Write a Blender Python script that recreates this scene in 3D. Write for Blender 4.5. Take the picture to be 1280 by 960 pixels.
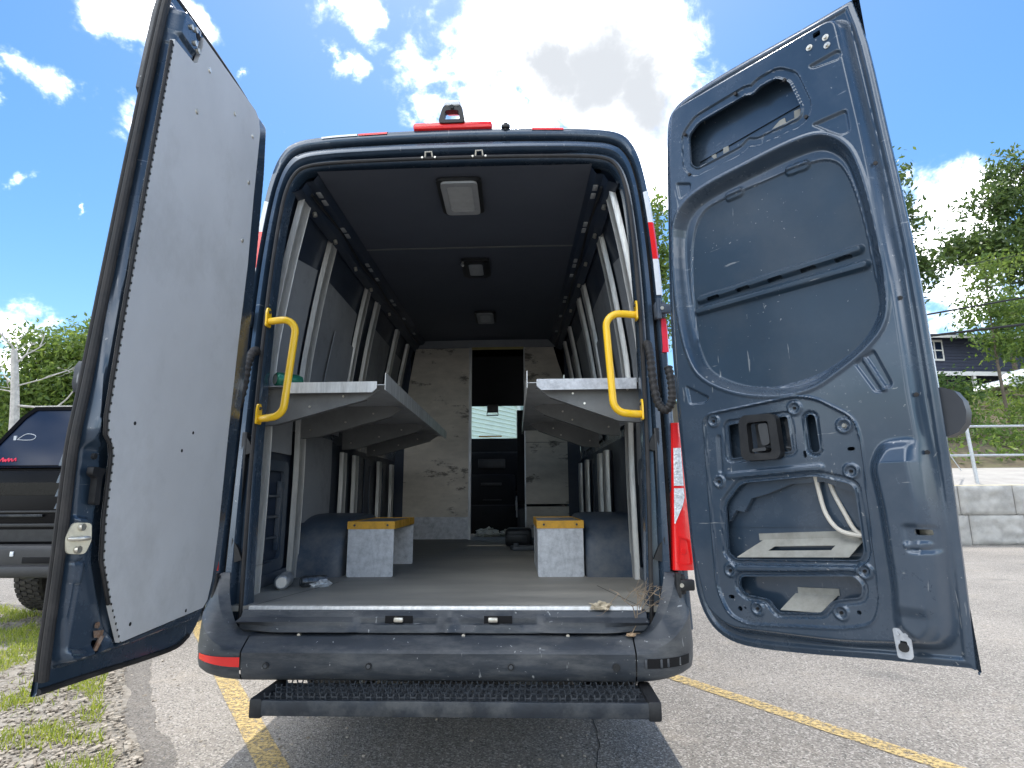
import bpy, bmesh, math, random
import numpy as np
from mathutils import Vector, Matrix, noise
R = math.radians
random.seed(7); np.random.seed(7)
for o in list(bpy.data.objects): bpy.data.objects.remove(o)
scene = bpy.context.scene
COL = scene.collection

# ------------------------------------------------------------------ camera
CAM = Vector((.362, -2.336, 1.0995))
PITCH, YAW, ROLL, FPX = .1917, -.0398, -.0062, 720.5
cd = bpy.data.cameras.new('camera'); cam = bpy.data.objects.new('camera', cd); COL.objects.link(cam)
cd.sensor_width = 36; cd.lens = FPX/1280*36; cd.clip_start = .05; cd.clip_end = 3000
def cam_axes():
    # camera right / up / forward in world
    def w(X, Y, Z):
        Y, Z = Y*math.cos(PITCH)-Z*math.sin(PITCH), Y*math.sin(PITCH)+Z*math.cos(PITCH)
        X, Y = X*math.cos(YAW)+Y*math.sin(YAW), -X*math.sin(YAW)+Y*math.cos(YAW)
        return Vector((X, Y, Z))
    c, s = math.cos(ROLL), math.sin(ROLL)
    return w(c, 0, s), w(-s, 0, c), w(0, 1, 0)
ax_r, ax_u, ax_f = cam_axes()
Mx = Matrix((ax_r, ax_u, -ax_f)).transposed().to_4x4(); Mx.translation = CAM
cam.matrix_world = Mx
scene.camera = cam
def ray(px, py):                       # direction of a photo pixel, used only to steer the cloud pattern of the sky
    a, b = px-640, py-480
    return (ax_f*FPX + ax_r*a - ax_u*b).normalized()

# ------------------------------------------------------------------ sky, sun, exposure
SUN_EL, SUN_AZ = R(68), R(-3)         # azimuth measured from +Y towards +X
world = bpy.data.worlds.new("World"); scene.world = world; world.use_nodes = True
nt = world.node_tree; nt.nodes.clear(); L = nt.links
def N(t, **k):
    n = nt.nodes.new(t)
    for a, b in k.items(): setattr(n, a, b)
    return n
def setin(n, i, v):
    if hasattr(v, 'is_output') or hasattr(v, 'links') and not isinstance(v, (int, float)): nt.links.new(v, n.inputs[i])
    else: n.inputs[i].default_value = v
def M(op, a, b=None, c=None, clamp=False):
    n = N('ShaderNodeMath', operation=op, use_clamp=clamp)
    for i, v in enumerate((a, b, c)):
        if v is not None: setin(n, i, v)
    return n.outputs[0]
sky = N('ShaderNodeTexSky', sky_type='NISHITA', sun_disc=False)
sky.sun_elevation = SUN_EL; sky.sun_rotation = SUN_AZ; sky.air_density = 1.0; sky.dust_density = .6; sky.ozone_density = 1.6
tc = N('ShaderNodeTexCoord')
DIR = tc.outputs['Generated']
sep = N('ShaderNodeSeparateXYZ'); L.new(DIR, sep.inputs[0])
zc = M('MAXIMUM', sep.outputs[2], 0.0)
den = M('ADD', zc, .22)
cx_ = M('DIVIDE', sep.outputs[0], den); cy_ = M('DIVIDE', sep.outputs[1], den)
comb = N('ShaderNodeCombineXYZ'); L.new(cx_, comb.inputs[0]); L.new(cy_, comb.inputs[1])
def fbm(vec, scale, det, rough, dist=0., off=0.):
    n = N('ShaderNodeTexNoise', noise_dimensions='4D'); L.new(vec, n.inputs['Vector'])
    n.inputs['W'].default_value = off
    n.inputs['Scale'].default_value = scale; n.inputs['Detail'].default_value = det
    n.inputs['Roughness'].default_value = rough; n.inputs['Distortion'].default_value = dist
    return n.outputs[0]
n1 = fbm(comb.outputs[0], 3.2, 10, .62, .35, 3.1)
n2 = fbm(DIR, 14, 8, .62, .6, 1.2)
base = fbm(comb.outputs[0], 1.1, 3, .5, 0, 8.)
clouds = [(700,20,135),(765,105,120),(600,75,72),(520,112,50),(440,95,24),(455,30,38),(640,140,55),(830,190,70),(885,125,34),
          (600,150,50),(150,22,34),(215,5,36),(35,104,20),(5,120,12),(152,158,30),(185,130,22),(312,85,9),(318,170,9),(82,226,9),(90,250,7),(0,215,12),(368,110,9),(370,160,9),(470,20,30),
          (30,437,42),(1195,262,52),(1150,330,62),(1215,375,52),(1130,400,46),(1250,330,52),(690,60,110),(920,95,18),(530,155,20)]
wn = N('ShaderNodeTexNoise'); L.new(DIR, wn.inputs['Vector']); wn.inputs['Scale'].default_value = 7; wn.inputs['Detail'].default_value = 6; wn.inputs['Roughness'].default_value = .6
wv = N('ShaderNodeVectorMath', operation='SUBTRACT'); L.new(wn.outputs['Color'], wv.inputs[0]); wv.inputs[1].default_value = (.5, .5, .5)
ws = N('ShaderNodeVectorMath', operation='SCALE'); L.new(wv.outputs[0], ws.inputs[0]); ws.inputs['Scale'].default_value = .20
wa = N('ShaderNodeVectorMath', operation='ADD'); L.new(DIR, wa.inputs[0]); L.new(ws.outputs[0], wa.inputs[1]); DIRW = wa.outputs[0]
blob = None
for px, py, r in clouds:
    d = N('ShaderNodeVectorMath', operation='DISTANCE'); L.new(DIRW, d.inputs[0]); d.inputs[1].default_value = ray(px, py)
    v = M('SUBTRACT', 1.0, M('DIVIDE', d.outputs['Value'], r/FPX*1.02))
    v = M('MULTIPLY', v, min(1.5, .50 + r/110.))
    blob = v if blob is None else M('MAXIMUM', blob, v)
# outside the photographed part of the sky the clouds follow the free noise
dfront = N('ShaderNodeVectorMath', operation='DOT_PRODUCT'); L.new(DIR, dfront.inputs[0]); dfront.inputs[1].default_value = ray(640, 300)
away = N('ShaderNodeMapRange', interpolation_type='SMOOTHSTEP'); L.new(dfront.outputs['Value'], away.inputs[0])
away.inputs[1].default_value = .62; away.inputs[2].default_value = .35; away.inputs[3].default_value = 0; away.inputs[4].default_value = 1
free = M('MULTIPLY', M('SUBTRACT', base, .46), 5.0)
blobc = M('MAXIMUM', blob, -1.0)
cov = N('ShaderNodeMix', data_type='FLOAT'); L.new(away.outputs[0], cov.inputs[0]); L.new(blobc, cov.inputs[2]); L.new(free, cov.inputs[3])
dens = M('ADD', cov.outputs[0], M('MULTIPLY', M('SUBTRACT', n1, .5), 2.3))
dens = M('ADD', dens, M('MULTIPLY', M('SUBTRACT', n2, .5), 1.7))
mr = N('ShaderNodeMapRange', interpolation_type='SMOOTHSTEP'); L.new(dens, mr.inputs[0])
mr.inputs[1].default_value = .0; mr.inputs[2].default_value = .85
mask = mr.outputs[0]
# grey bellies
gb = None
for px, py, r in ((690,86,52),(745,105,74),(795,122,60)):
    d = N('ShaderNodeVectorMath', operation='DISTANCE'); L.new(DIRW, d.inputs[0]); d.inputs[1].default_value = ray(px, py)
    v = M('SUBTRACT', 1.0, M('DIVIDE', d.outputs['Value'], r/FPX*1.1)); gb = v if gb is None else M('MAXIMUM', gb, v)
gbs = M('MULTIPLY', M('SUBTRACT', M('ADD', gb, M('MULTIPLY', M('SUBTRACT', n1, .5), 1.2)), .12), 1.5, clamp=True)
cc = N('ShaderNodeMix', data_type='RGBA'); L.new(M('SUBTRACT', 1.0, M('POWER', M('SUBTRACT', 1.0, gbs), 3.2)), cc.inputs[0])
cc.inputs[6].default_value = (31, 31.5, 32, 1); cc.inputs[7].default_value = (4.7, 4.95, 5.3, 1)
hs = N('ShaderNodeHueSaturation'); L.new(sky.outputs[0], hs.inputs['Color']); hs.inputs['Saturation'].default_value = 1.30; hs.inputs["Value"].default_value = 1.34; hs.inputs['Hue'].default_value = .497
mixc = N('ShaderNodeMix', data_type='RGBA'); L.new(M('POWER', mask, 1.9), mixc.inputs[0]); L.new(hs.outputs[0], mixc.inputs[6]); L.new(cc.outputs[2], mixc.inputs[7])
bg = N('ShaderNodeBackground'); L.new(mixc.outputs[2], bg.inputs[0]); bg.inputs[1].default_value = .10
wo = N('ShaderNodeOutputWorld'); L.new(bg.outputs[0], wo.inputs[0])

sl = bpy.data.lights.new('sun', 'SUN'); sun = bpy.data.objects.new('sun', sl); COL.objects.link(sun)
sl.energy = 2.6; sl.angle = R(.53); sl.color = (1, .95, .88)
sd = Vector((math.sin(SUN_AZ)*math.cos(SUN_EL), math.cos(SUN_AZ)*math.cos(SUN_EL), math.sin(SUN_EL)))
sun.rotation_euler = sd.to_track_quat('Z', 'Y').to_euler(); sun.location = (0, 0, 20)
scene.view_settings.view_transform = 'Standard'; scene.view_settings.look = 'None'
scene.view_settings.gamma = 1; scene.view_settings.use_curve_mapping = False
scene.view_settings.exposure = .74
scene.render.engine = 'CYCLES'
try: scene.cycles.max_bounces = 10; scene.cycles.diffuse_bounces = 6
except Exception: pass

# ------------------------------------------------------------------ materials
def mat(name, col, rough=.6, metal=0., coat=0., var=.12, vscale=6., bump=0., bscale=60., dirt=None, damt=0., dscale=4., trans=0., ior=1.45, spec=.5, aniso=None, sharp=False, lo=.45, hi=.7, speck=0.):
    m = bpy.data.materials.new(name); m.use_nodes = True; t = m.node_tree; b = t.nodes['Principled BSDF']
    b.inputs['Roughness'].default_value = rough; b.inputs['Metallic'].default_value = metal
    b.inputs['Coat Weight'].default_value = coat; b.inputs['Coat Roughness'].default_value = .12
    b.inputs['Specular IOR Level'].default_value = spec
    b.inputs['Transmission Weight'].default_value = trans; b.inputs['IOR'].default_value = ior
    tcn = t.nodes.new('ShaderNodeTexCoord'); mp = t.nodes.new('ShaderNodeMapping'); t.links.new(tcn.outputs['Object'], mp.inputs[0])
    if aniso: mp.inputs['Scale'].default_value = aniso
    no = t.nodes.new('ShaderNodeTexNoise'); t.links.new(mp.outputs[0], no.inputs['Vector']); no.inputs['Scale'].default_value = vscale; no.inputs['Detail'].default_value = 8; no.inputs['Roughness'].default_value = .65
    c = Vector(col[:3])
    mx = t.nodes.new('ShaderNodeMix'); mx.data_type = 'RGBA'
    mx.inputs[6].default_value = (*(c*(1-var)), 1); mx.inputs[7].default_value = (*(c*(1+var)), 1)
    mrn = t.nodes.new('ShaderNodeMapRange'); t.links.new(no.outputs[0], mrn.inputs[0]); mrn.inputs[1].default_value = .35; mrn.inputs[2].default_value = .65
    t.links.new(mrn.outputs[0], mx.inputs[0]); out = mx.outputs[2]
    if dirt:
        nd = t.nodes.new('ShaderNodeTexNoise'); t.links.new(mp.outputs[0], nd.inputs['Vector']); nd.inputs['Scale'].default_value = dscale; nd.inputs['Detail'].default_value = 10; nd.inputs['Roughness'].default_value = .72
        md = t.nodes.new('ShaderNodeMapRange'); t.links.new(nd.outputs[0], md.inputs[0]); md.inputs[1].default_value = lo; md.inputs[2].default_value = hi; md.inputs[4].default_value = damt
        m2 = t.nodes.new('ShaderNodeMix'); m2.data_type = 'RGBA'; t.links.new(md.outputs[0], m2.inputs[0]); t.links.new(out, m2.inputs[6]); m2.inputs[7].default_value = (*dirt, 1)
        out = m2.outputs[2]
        mr2 = t.nodes.new('ShaderNodeMapRange'); t.links.new(nd.outputs[0], mr2.inputs[0]); mr2.inputs[1].default_value = lo; mr2.inputs[2].default_value = hi
        mr2.inputs[3].default_value = rough; mr2.inputs[4].default_value = min(1, rough+.35*min(1, damt*2)); t.links.new(mr2.outputs[0], b.inputs['Roughness'])
    if speck:
        for sc_, an, th in ((70, (1, 1, 1), .70), (16, (3, 3, .35), .705), (16, (.4, .4, 4), .715)):
            mpp = t.nodes.new('ShaderNodeMapping'); t.links.new(tcn.outputs['Object'], mpp.inputs[0]); mpp.inputs['Scale'].default_value = an; mpp.inputs['Location'].default_value = (sc_, 3, th*9)
            ns = t.nodes.new('ShaderNodeTexNoise'); t.links.new(mpp.outputs[0], ns.inputs['Vector']); ns.inputs['Scale'].default_value = sc_; ns.inputs['Detail'].default_value = 4
            ms = t.nodes.new('ShaderNodeMapRange'); t.links.new(ns.outputs[0], ms.inputs[0]); ms.inputs[1].default_value = th; ms.inputs[2].default_value = th+.03; ms.inputs[4].default_value = speck
            m3 = t.nodes.new('ShaderNodeMix'); m3.data_type = 'RGBA'; t.links.new(ms.outputs[0], m3.inputs[0]); t.links.new(out, m3.inputs[6]); m3.inputs[7].default_value = (.42, .43, .43, 1); out = m3.outputs[2]
    t.links.new(out, b.inputs['Base Color'])
    if bump:
        nb = t.nodes.new('ShaderNodeTexNoise'); t.links.new(mp.outputs[0], nb.inputs['Vector']); nb.inputs['Scale'].default_value = bscale; nb.inputs['Detail'].default_value = 6
        bp = t.nodes.new('ShaderNodeBump'); bp.inputs['Strength'].default_value = bump; bp.inputs['Distance'].default_value = .01
        t.links.new(nb.outputs[0], bp.inputs['Height']); t.links.new(bp.outputs[0], b.inputs['Normal'])
    return m
DUST = (.22, .21, .19)
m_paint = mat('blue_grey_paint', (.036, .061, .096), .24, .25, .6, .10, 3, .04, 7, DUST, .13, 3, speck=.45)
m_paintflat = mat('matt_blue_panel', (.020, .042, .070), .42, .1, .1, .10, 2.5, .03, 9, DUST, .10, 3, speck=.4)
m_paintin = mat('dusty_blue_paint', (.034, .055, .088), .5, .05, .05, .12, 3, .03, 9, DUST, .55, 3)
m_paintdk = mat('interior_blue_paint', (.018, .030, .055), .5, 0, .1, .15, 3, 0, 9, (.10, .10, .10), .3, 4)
m_plastic = mat('bumper_plastic', (.036, .043, .053), .42, 0, 0, .2, 5, .10, 350, (.19, .19, .185), .5, 6, aniso=(.7, 1, 3), speck=.6)
m_black = mat('black_plastic', (.012, .013, .015), .45, 0, 0, .2, 8, .05, 200, (.10, .10, .10), .2, 9)
m_rubber = mat('black_rubber', (.014, .014, .015), .62, 0, 0, .2, 20, .05, 150, (.10, .09, .085), .35, 12)
m_alu = mat('brushed_aluminium', (.60, .60, .58), .42, .55, 0, .14, 9, .05, 60, (.25, .24, .22), .4, 5, aniso=(6, 6, .8))
m_aluplate = mat('dull_aluminium_sheet', (.50, .51, .52), .45, .5, 0, .10, 3, .02, 40, (.30, .30, .29), .35, 5)
m_brk = mat('dark_grey_sheet_metal', (.17, .175, .175), .55, .3, 0, .1, 4, .02, 40, (.10, .10, .10), .4, 5)
m_cab = mat('cab_black_plastic', (.006, .007, .009), .7, 0, 0, .2, 8, .05, 200, spec=.2)
m_galv = mat('scuffed_grey_metal', (.52, .54, .57), .5, .3, 0, .12, 22, .03, 90, (.25, .27, .30), .55, 30)
m_panel = mat('grey_door_board', (.54, .55, .56), .6, .05, 0, .06, 2.2, .02, 14, (.34, .34, .33), .5, 2.6, aniso=(1, 1, .8), lo=.50, hi=.74, speck=.0)
m_wallboard = mat('grey_wall_board', (.25, .265, .285), .6, 0, 0, .10, 2.5, .02, 14, (.10, .10, .10), .5, 3, lo=.5, hi=.75)
m_board = mat('scraped_board', (.56, .52, .45), .65, 0, 0, .20, 2.2, .05, 20, (.12, .11, .10), .85, 3.4, aniso=(1.0, 1, 2.4), lo=.57, hi=.63)
m_ceil = mat('dark_headliner_board', (.074, .084, .108), .75, 0, 0, .06, 2, .04, 160)
m_floor = mat('grey_floor_board', (.23, .225, .205), .62, 0, 0, .12, 2.0, .04, 180, (.40, .38, .33), .6, 1.9, aniso=(.8, 2.2, 1), lo=.42, hi=.72)
m_yellow = mat('yellow_powder_coat', (.86, .52, .012), .32, 0, .4, .04, 6, .01, 50, (.5, .25, .02), .4, 25, lo=.62, hi=.75)
m_orange = mat('worn_yellow_tape', (.62, .33, .03), .55, 0, 0, .12, 20, .05, 60, (.22, .15, .06), .5, 16)
m_red = mat('red_reflector', (.80, .012, .012), .25, 0, .6, .05, 8); m_red.node_tree.nodes['Principled BSDF'].inputs['Emission Color'].default_value = (0, 0, 0, 1)
m_pink = mat('pinkish_red_reflector', (.80, .02, .05), .35, 0, .3, .06, 40, .2, 300)
m_white = mat('white_reflective_tape', (.74, .77, .80), .35, 0, .2, .05, 40, .1, 300)
m_clear = mat('clear_lens', (.72, .74, .76), .12, .35, .6, .25, 60, .5, 120)
m_steel = mat('zinc_steel', (.62, .60, .54), .32, .85, 0, .15, 30, .03, 60, (.35, .28, .16), .5, 25)
m_darksteel = mat('black_step_metal', (.028, .034, .043), .42, .3, 0, .2, 10, .05, 90, (.20, .20, .19), .4, 9)
m_lens = mat('ceiling_lamp_lens', (.42, .43, .43), .35, 0, .3, .06, 30, .1, 200)
m_lampfr = mat('grey_lamp_frame', (.30, .31, .32), .45, 0, 0, .06, 30)
m_hole = mat('unlit_void', (.004, .004, .005), .9)
m_fabric = mat('black_seat_fabric', (.012, .013, .016), .9, 0, 0, .2, 60, .1, 300)
m_glass = bpy.data.materials.new('windscreen_glass'); m_glass.use_nodes = True
t = m_glass.node_tree; t.nodes.clear()
_o = t.nodes.new('ShaderNodeOutputMaterial'); _g = t.nodes.new('ShaderNodeBsdfGlossy'); _g.inputs[1].default_value = .02
_t = t.nodes.new('ShaderNodeBsdfTransparent'); _t.inputs[0].default_value = (.80, .93, .88, 1)
_m = t.nodes.new('ShaderNodeMixShader'); _f = t.nodes.new('ShaderNodeFresnel'); _f.inputs[0].default_value = 1.45
t.links.new(_f.outputs[0], _m.inputs[0]); t.links.new(_t.outputs[0], _m.inputs[1]); t.links.new(_g.outputs[0], _m.inputs[2]); t.links.new(_m.outputs[0], _o.inputs[0])
m_tint = mat('teal_sunband', (.01, .10, .13), .2, 0, .3, .05)
m_darkglass = mat('tinted_glass', (.012, .022, .048), .06, .0, .0, .02, 2, spec=.28)

# ------------------------------------------------------------------ mesh builder
SH = .035
def sh(p):                                # the van's long axis, as it stands in the photograph
    return (p[0]-SH*max(p[1], 0), p[1], p[2])
class MB:
    def __init__(s): s.v = []; s.f = []
    def add(s, vs, fs):
        o = len(s.v); s.v += [tuple(map(float, p)) for p in vs]; s.f += [tuple(i+o for i in f) for f in fs]; return s
    def bm(s, b):
        b.verts.index_update(); s.add([v.co[:] for v in b.verts], [[v.index for v in f.verts] for f in b.faces]); b.free(); return s
    def box(s, a, b, bev=0., seg=2, rot=None):
        c = [(a[i]+b[i])/2 for i in range(3)]; d = [abs(b[i]-a[i]) for i in range(3)]
        k = bmesh.new(); bmesh.ops.create_cube(k, size=1)
        bmesh.ops.scale(k, vec=d, verts=k.verts)
        if bev: bmesh.ops.bevel(k, geom=k.edges[:], offset=min(bev, min(d)*.45), segments=seg, profile=.5, affect='EDGES')
        if rot is not None: bmesh.ops.rotate(k, matrix=rot, verts=k.verts)
        bmesh.ops.translate(k, vec=c, verts=k.verts); return s.bm(k)
    def prism(s, pts, fn, n0, n1):         # 2D outline mapped by fn(a,b,n)
        n = len(pts)
        vs = [fn(a, b, n0) for a, b in pts]+[fn(a, b, n1) for a, b in pts]
        fs = [tuple(range(n))[::-1], tuple(range(n, 2*n))]+[(i, (i+1) % n, n+(i+1) % n, n+i) for i in range(n)]
        return s.add(vs, fs)
    def frame(s, outer, inner, fn, n0, n1):  # ring with same point counts
        n = len(outer)
        vs = [fn(a, b, n0) for a, b in outer]+[fn(a, b, n0) for a, b in inner]+[fn(a, b, n1) for a, b in outer]+[fn(a, b, n1) for a, b in inner]
        fs = []
        for i in range(n):
            j = (i+1) % n
            fs += [(i, n+i, n+j, j), (2*n+i, 2*n+j, 3*n+j, 3*n+i), (i, j, 2*n+j, 2*n+i), (n+i, 3*n+i, 3*n+j, n+j)]
        return s.add(vs, fs)
    def tube(s, pts, r, seg=10, cap=True, rs=None):
        pts = [Vector(p) for p in pts]; n = len(pts); vs = []; fs = []
        up = None
        for i, p in enumerate(pts):
            d = (pts[min(i+1, n-1)]-pts[max(i-1, 0)]).normalized()
            if up is None: up = Vector((0, 0, 1)) if abs(d.z) < .9 else Vector((1, 0, 0))
            a = d.cross(up).normalized(); up = a.cross(d).normalized()
            rr = rs[i] if rs else r
            for k in range(seg):
                t = 2*math.pi*k/seg; vs.append(p+a*math.cos(t)*rr+up*math.sin(t)*rr)
        for i in range(n-1):
            for k in range(seg):
                fs.append((i*seg+k, i*seg+(k+1) % seg, (i+1)*seg+(k+1) % seg, (i+1)*seg+k))
        if cap: fs += [tuple(range(seg))[::-1], tuple(range((n-1)*seg, n*seg))]
        return s.add(vs, fs)
    def cyl(s, a, b, r, seg=16, r2=None):
        return s.tube([a, b], r, seg, rs=[r, r2 if r2 is not None else r])
    def sweep(s, prof, path, closed=False):   # prof, path -> fn grid of points
        rows = [[f for f in prof(p)] for p in path]; n = len(rows[0]); vs = [q for r in rows for q in r]; fs = []
        for i in range(len(rows)-1):
            for k in range(n-(0 if closed else 1)):
                fs.append((i*n+k, i*n+(k+1) % n, (i+1)*n+(k+1) % n, (i+1)*n+k))
        return s.add(vs, fs)
    def build(s, name, m, parent=None, smooth=True, xf=None, ang=35, **props):
        me = bpy.data.meshes.new(name)
        vs = [xf(p) for p in s.v] if xf else s.v
        me.from_pydata([tuple(p) for p in vs], [], s.f); me.validate()
        b = bmesh.new(); b.from_mesh(me); bmesh.ops.recalc_face_normals(b, faces=b.faces); b.to_mesh(me); b.free()
        if smooth:
            me.polygons.foreach_set('use_smooth', [True]*len(me.polygons)); me.set_sharp_from_angle(angle=R(ang))
        me.materials.append(m)
        o = bpy.data.objects.new(name, me); COL.objects.link(o)
        if parent: o.parent = parent
        for k, v in props.items(): o[k] = v
        return o
def sep(mb, name, m, parent=None, **k):   # one object per connected piece
    par = list(range(len(mb.v)))
    def fd(a):
        while par[a] != a: par[a] = par[par[a]]; a = par[a]
        return a
    for f in mb.f:
        for q in f[1:]:
            a, b_ = fd(f[0]), fd(q)
            if a != b_: par[b_] = a
    groups = {}
    for f in mb.f: groups.setdefault(fd(f[0]), []).append(f)
    out = []
    for fs in groups.values():
        ids = sorted({i for f in fs for i in f}); mp = {v: i for i, v in enumerate(ids)}; q = MB(); q.add([mb.v[i] for i in ids], [[mp[i] for i in f] for f in fs]); out.append(q.build(name, m, parent, **k))
    return out
def tag(o, label=None, cat=None, group=None, kind=None):
    if label: o['label'] = label
    if cat: o['category'] = cat
    if group: o['group'] = group
    if kind: o['kind'] = kind
    return o
def empty(name, loc=(0, 0, 0), rz=0.):
    o = bpy.data.objects.new(name, None); o.location = loc; o.rotation_euler.z = rz; o.empty_display_size = .3; COL.objects.link(o); return o
def cr(pts, n=8, closed=False):            # catmull-rom
    P = [Vector(p) for p in pts]; out = []; m = len(P)
    rng = range(m if closed else m-1)
    for i in rng:
        if closed: a, b, c, d = P[(i-1) % m], P[i], P[(i+1) % m], P[(i+2) % m]
        else: a, b, c, d = P[max(i-1, 0)], P[i], P[i+1], P[min(i+2, m-1)]
        for k in range(n):
            t = k/n
            out.append(.5*((2*b)+(c-a)*t+(2*a-5*b+4*c-d)*t*t+(3*b-a-3*c+d)*t**3))
    if not closed: out.append(P[-1])
    return out
def rpoly(pts, r, seg=4):                  # 2D polygon with rounded corners
    out = []; n = len(pts)
    for i in range(n):
        p0, p, p1 = Vector(pts[i-1][:2]), Vector(pts[i][:2]), Vector(pts[(i+1) % n][:2])
        a = (p0-p); b = (p1-p); rr = min(r, a.length*.45, b.length*.45); a.normalize(); b.normalize()
        A = p+a*rr; B = p+b*rr
        for k in range(seg+1):
            t = k/seg; q = A*(1-t)**2+p*2*t*(1-t)+B*t*t; out.append((q.x, q.y))
    return out
def capsule(a, b, r, seg=6):
    a = Vector(a); b = Vector(b); d = (b-a).normalized(); th = math.atan2(d.y, d.x); out = []
    for k in range(seg+1): t = th+math.pi/2+math.pi*k/seg; out.append((a.x+r*math.cos(t), a.y+r*math.sin(t)))
    for k in range(seg+1): t = th-math.pi/2+math.pi*k/seg; out.append((b.x+r*math.cos(t), b.y+r*math.sin(t)))
    return out
XY = lambda a, b, n: (a, b, n)
XZ = lambda a, b, n: (a, n, b)
YZ = lambda a, b, n: (n, a, b)

# =================================================================== GROUND
def asphalt_mat(name='asphalt', k=1.):
    m = bpy.data.materials.new(name); m.use_nodes = True; t = m.node_tree; b = t.nodes['Principled BSDF']; lk = t.links.new
    tcn = t.nodes.new('ShaderNodeTexCoord'); O = tcn.outputs['Object']
    def nz(sc, det=6, r=.6):
        n = t.nodes.new('ShaderNodeTexNoise'); lk(O, n.inputs['Vector']); n.inputs['Scale'].default_value = sc; n.inputs['Detail'].default_value = det; n.inputs['Roughness'].default_value = r; return n.outputs[0]
    def rg(x, a, b_, c=0, d=1):
        n = t.nodes.new('ShaderNodeMapRange'); lk(x, n.inputs[0]); n.inputs[1].default_value = a; n.inputs[2].default_value = b_; n.inputs[3].default_value = c; n.inputs[4].default_value = d; return n.outputs[0]
    def mixc(f, a, b_):
        n = t.nodes.new('ShaderNodeMix'); n.data_type = 'RGBA'; lk(f, n.inputs[0])
        for i, v in ((6, a), (7, b_)):
            if isinstance(v, tuple): n.inputs[i].default_value = v
            else: lk(v, n.inputs[i])
        return n.outputs[2]
    vo = t.nodes.new('ShaderNodeTexVoronoi'); lk(O, vo.inputs['Vector']); vo.inputs['Scale'].default_value = 135
    vc = t.nodes.new('ShaderNodeSeparateColor'); lk(vo.outputs['Color'], vc.inputs[0])
    big = mixc(rg(nz(.55, 4), .4, .62), (.180*k, .163*k, .140*k, 1), (.262*k, .236*k, .202*k, 1))
    sp = mixc(rg(vc.outputs[0], .55, 1.), big, (.42*k, .39*k, .35*k, 1))
    dk = mixc(rg(vc.outputs[1], .70, .95, 0, .75), sp, (.05, .048, .046, 1))
    st = mixc(rg(nz(2.3, 8, .7), .56, .74, 0, .5), dk, (.34*k, .29*k, .225*k, 1))
    oil = mixc(rg(nz(.9, 5, .6), .62, .72, 0, .55), st, (.07, .07, .07, 1))
    lk(oil, b.inputs['Base Color']); b.inputs['Roughness'].default_value = .86
    bp = t.nodes.new('ShaderNodeBump'); bp.inputs['Strength'].default_value = .55; bp.inputs['Distance'].default_value = .006
    lk(vo.outputs['Distance'], bp.inputs['Height']); lk(bp.outputs[0], b.inputs['Normal'])
    return m
m_asph = asphalt_mat()
MB().add([(-400, -300, 0), (400, -300, 0), (400, 600, 0), (-400, 600, 0)], [(0, 1, 2, 3)]).build('asphalt_ground', m_asph, smooth=False, kind='structure')
# gravel and dirt verge left of the asphalt
edge = [(-.95, -1.2), (-1.22, .1), (-1.62, .62), (-2.05, 1.2), (-2.42, 1.75), (-2.9, 2.35), (-3.6, 3.0), (-4.3, 3.35), (-5.2, 3.75), (-7, 4.3), (-9.5, 4.9)]
edgec = cr([(a, b, 0) for a, b in edge], 16)
vg = MB(); vs = []; fs = []
for i, p in enumerate(edgec):
    w = .05*noise.noise((p.x*3, p.y*3, 0))
    vs += [(p.x+w, p.y+w, .004), (p.x-.5, p.y-.35, .02), (-14, p.y-6, .03)]
for i in range(len(edgec)-1):
    for k in range(2): fs.append((i*3+k, i*3+k+1, i*3+k+4, i*3+k+3))
m_dirt = mat('gravelly_dirt', (.24, .215, .18), .95, 0, 0, .3, 14, .9, 60, (.36, .34, .30), .8, 35)
vg.add(vs, fs).build('gravel_verge', m_dirt, kind='structure')
EP = np.array([(p.x, p.y) for p in edgec])
def verge_side(x, y):                      # >0 inside the verge
    i = int(np.argmin((EP[:, 0]-x)**2+(EP[:, 1]-y)**2)); j = min(i+1, len(EP)-1); i = j-1
    d = EP[j]-EP[i]; n = np.array([-d[1], d[0]]); n = n/np.linalg.norm(n)
    return float(np.dot(n, np.array([x, y])-EP[i]))
sgn = 1 if verge_side(-4, .5) > 0 else -1
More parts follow.
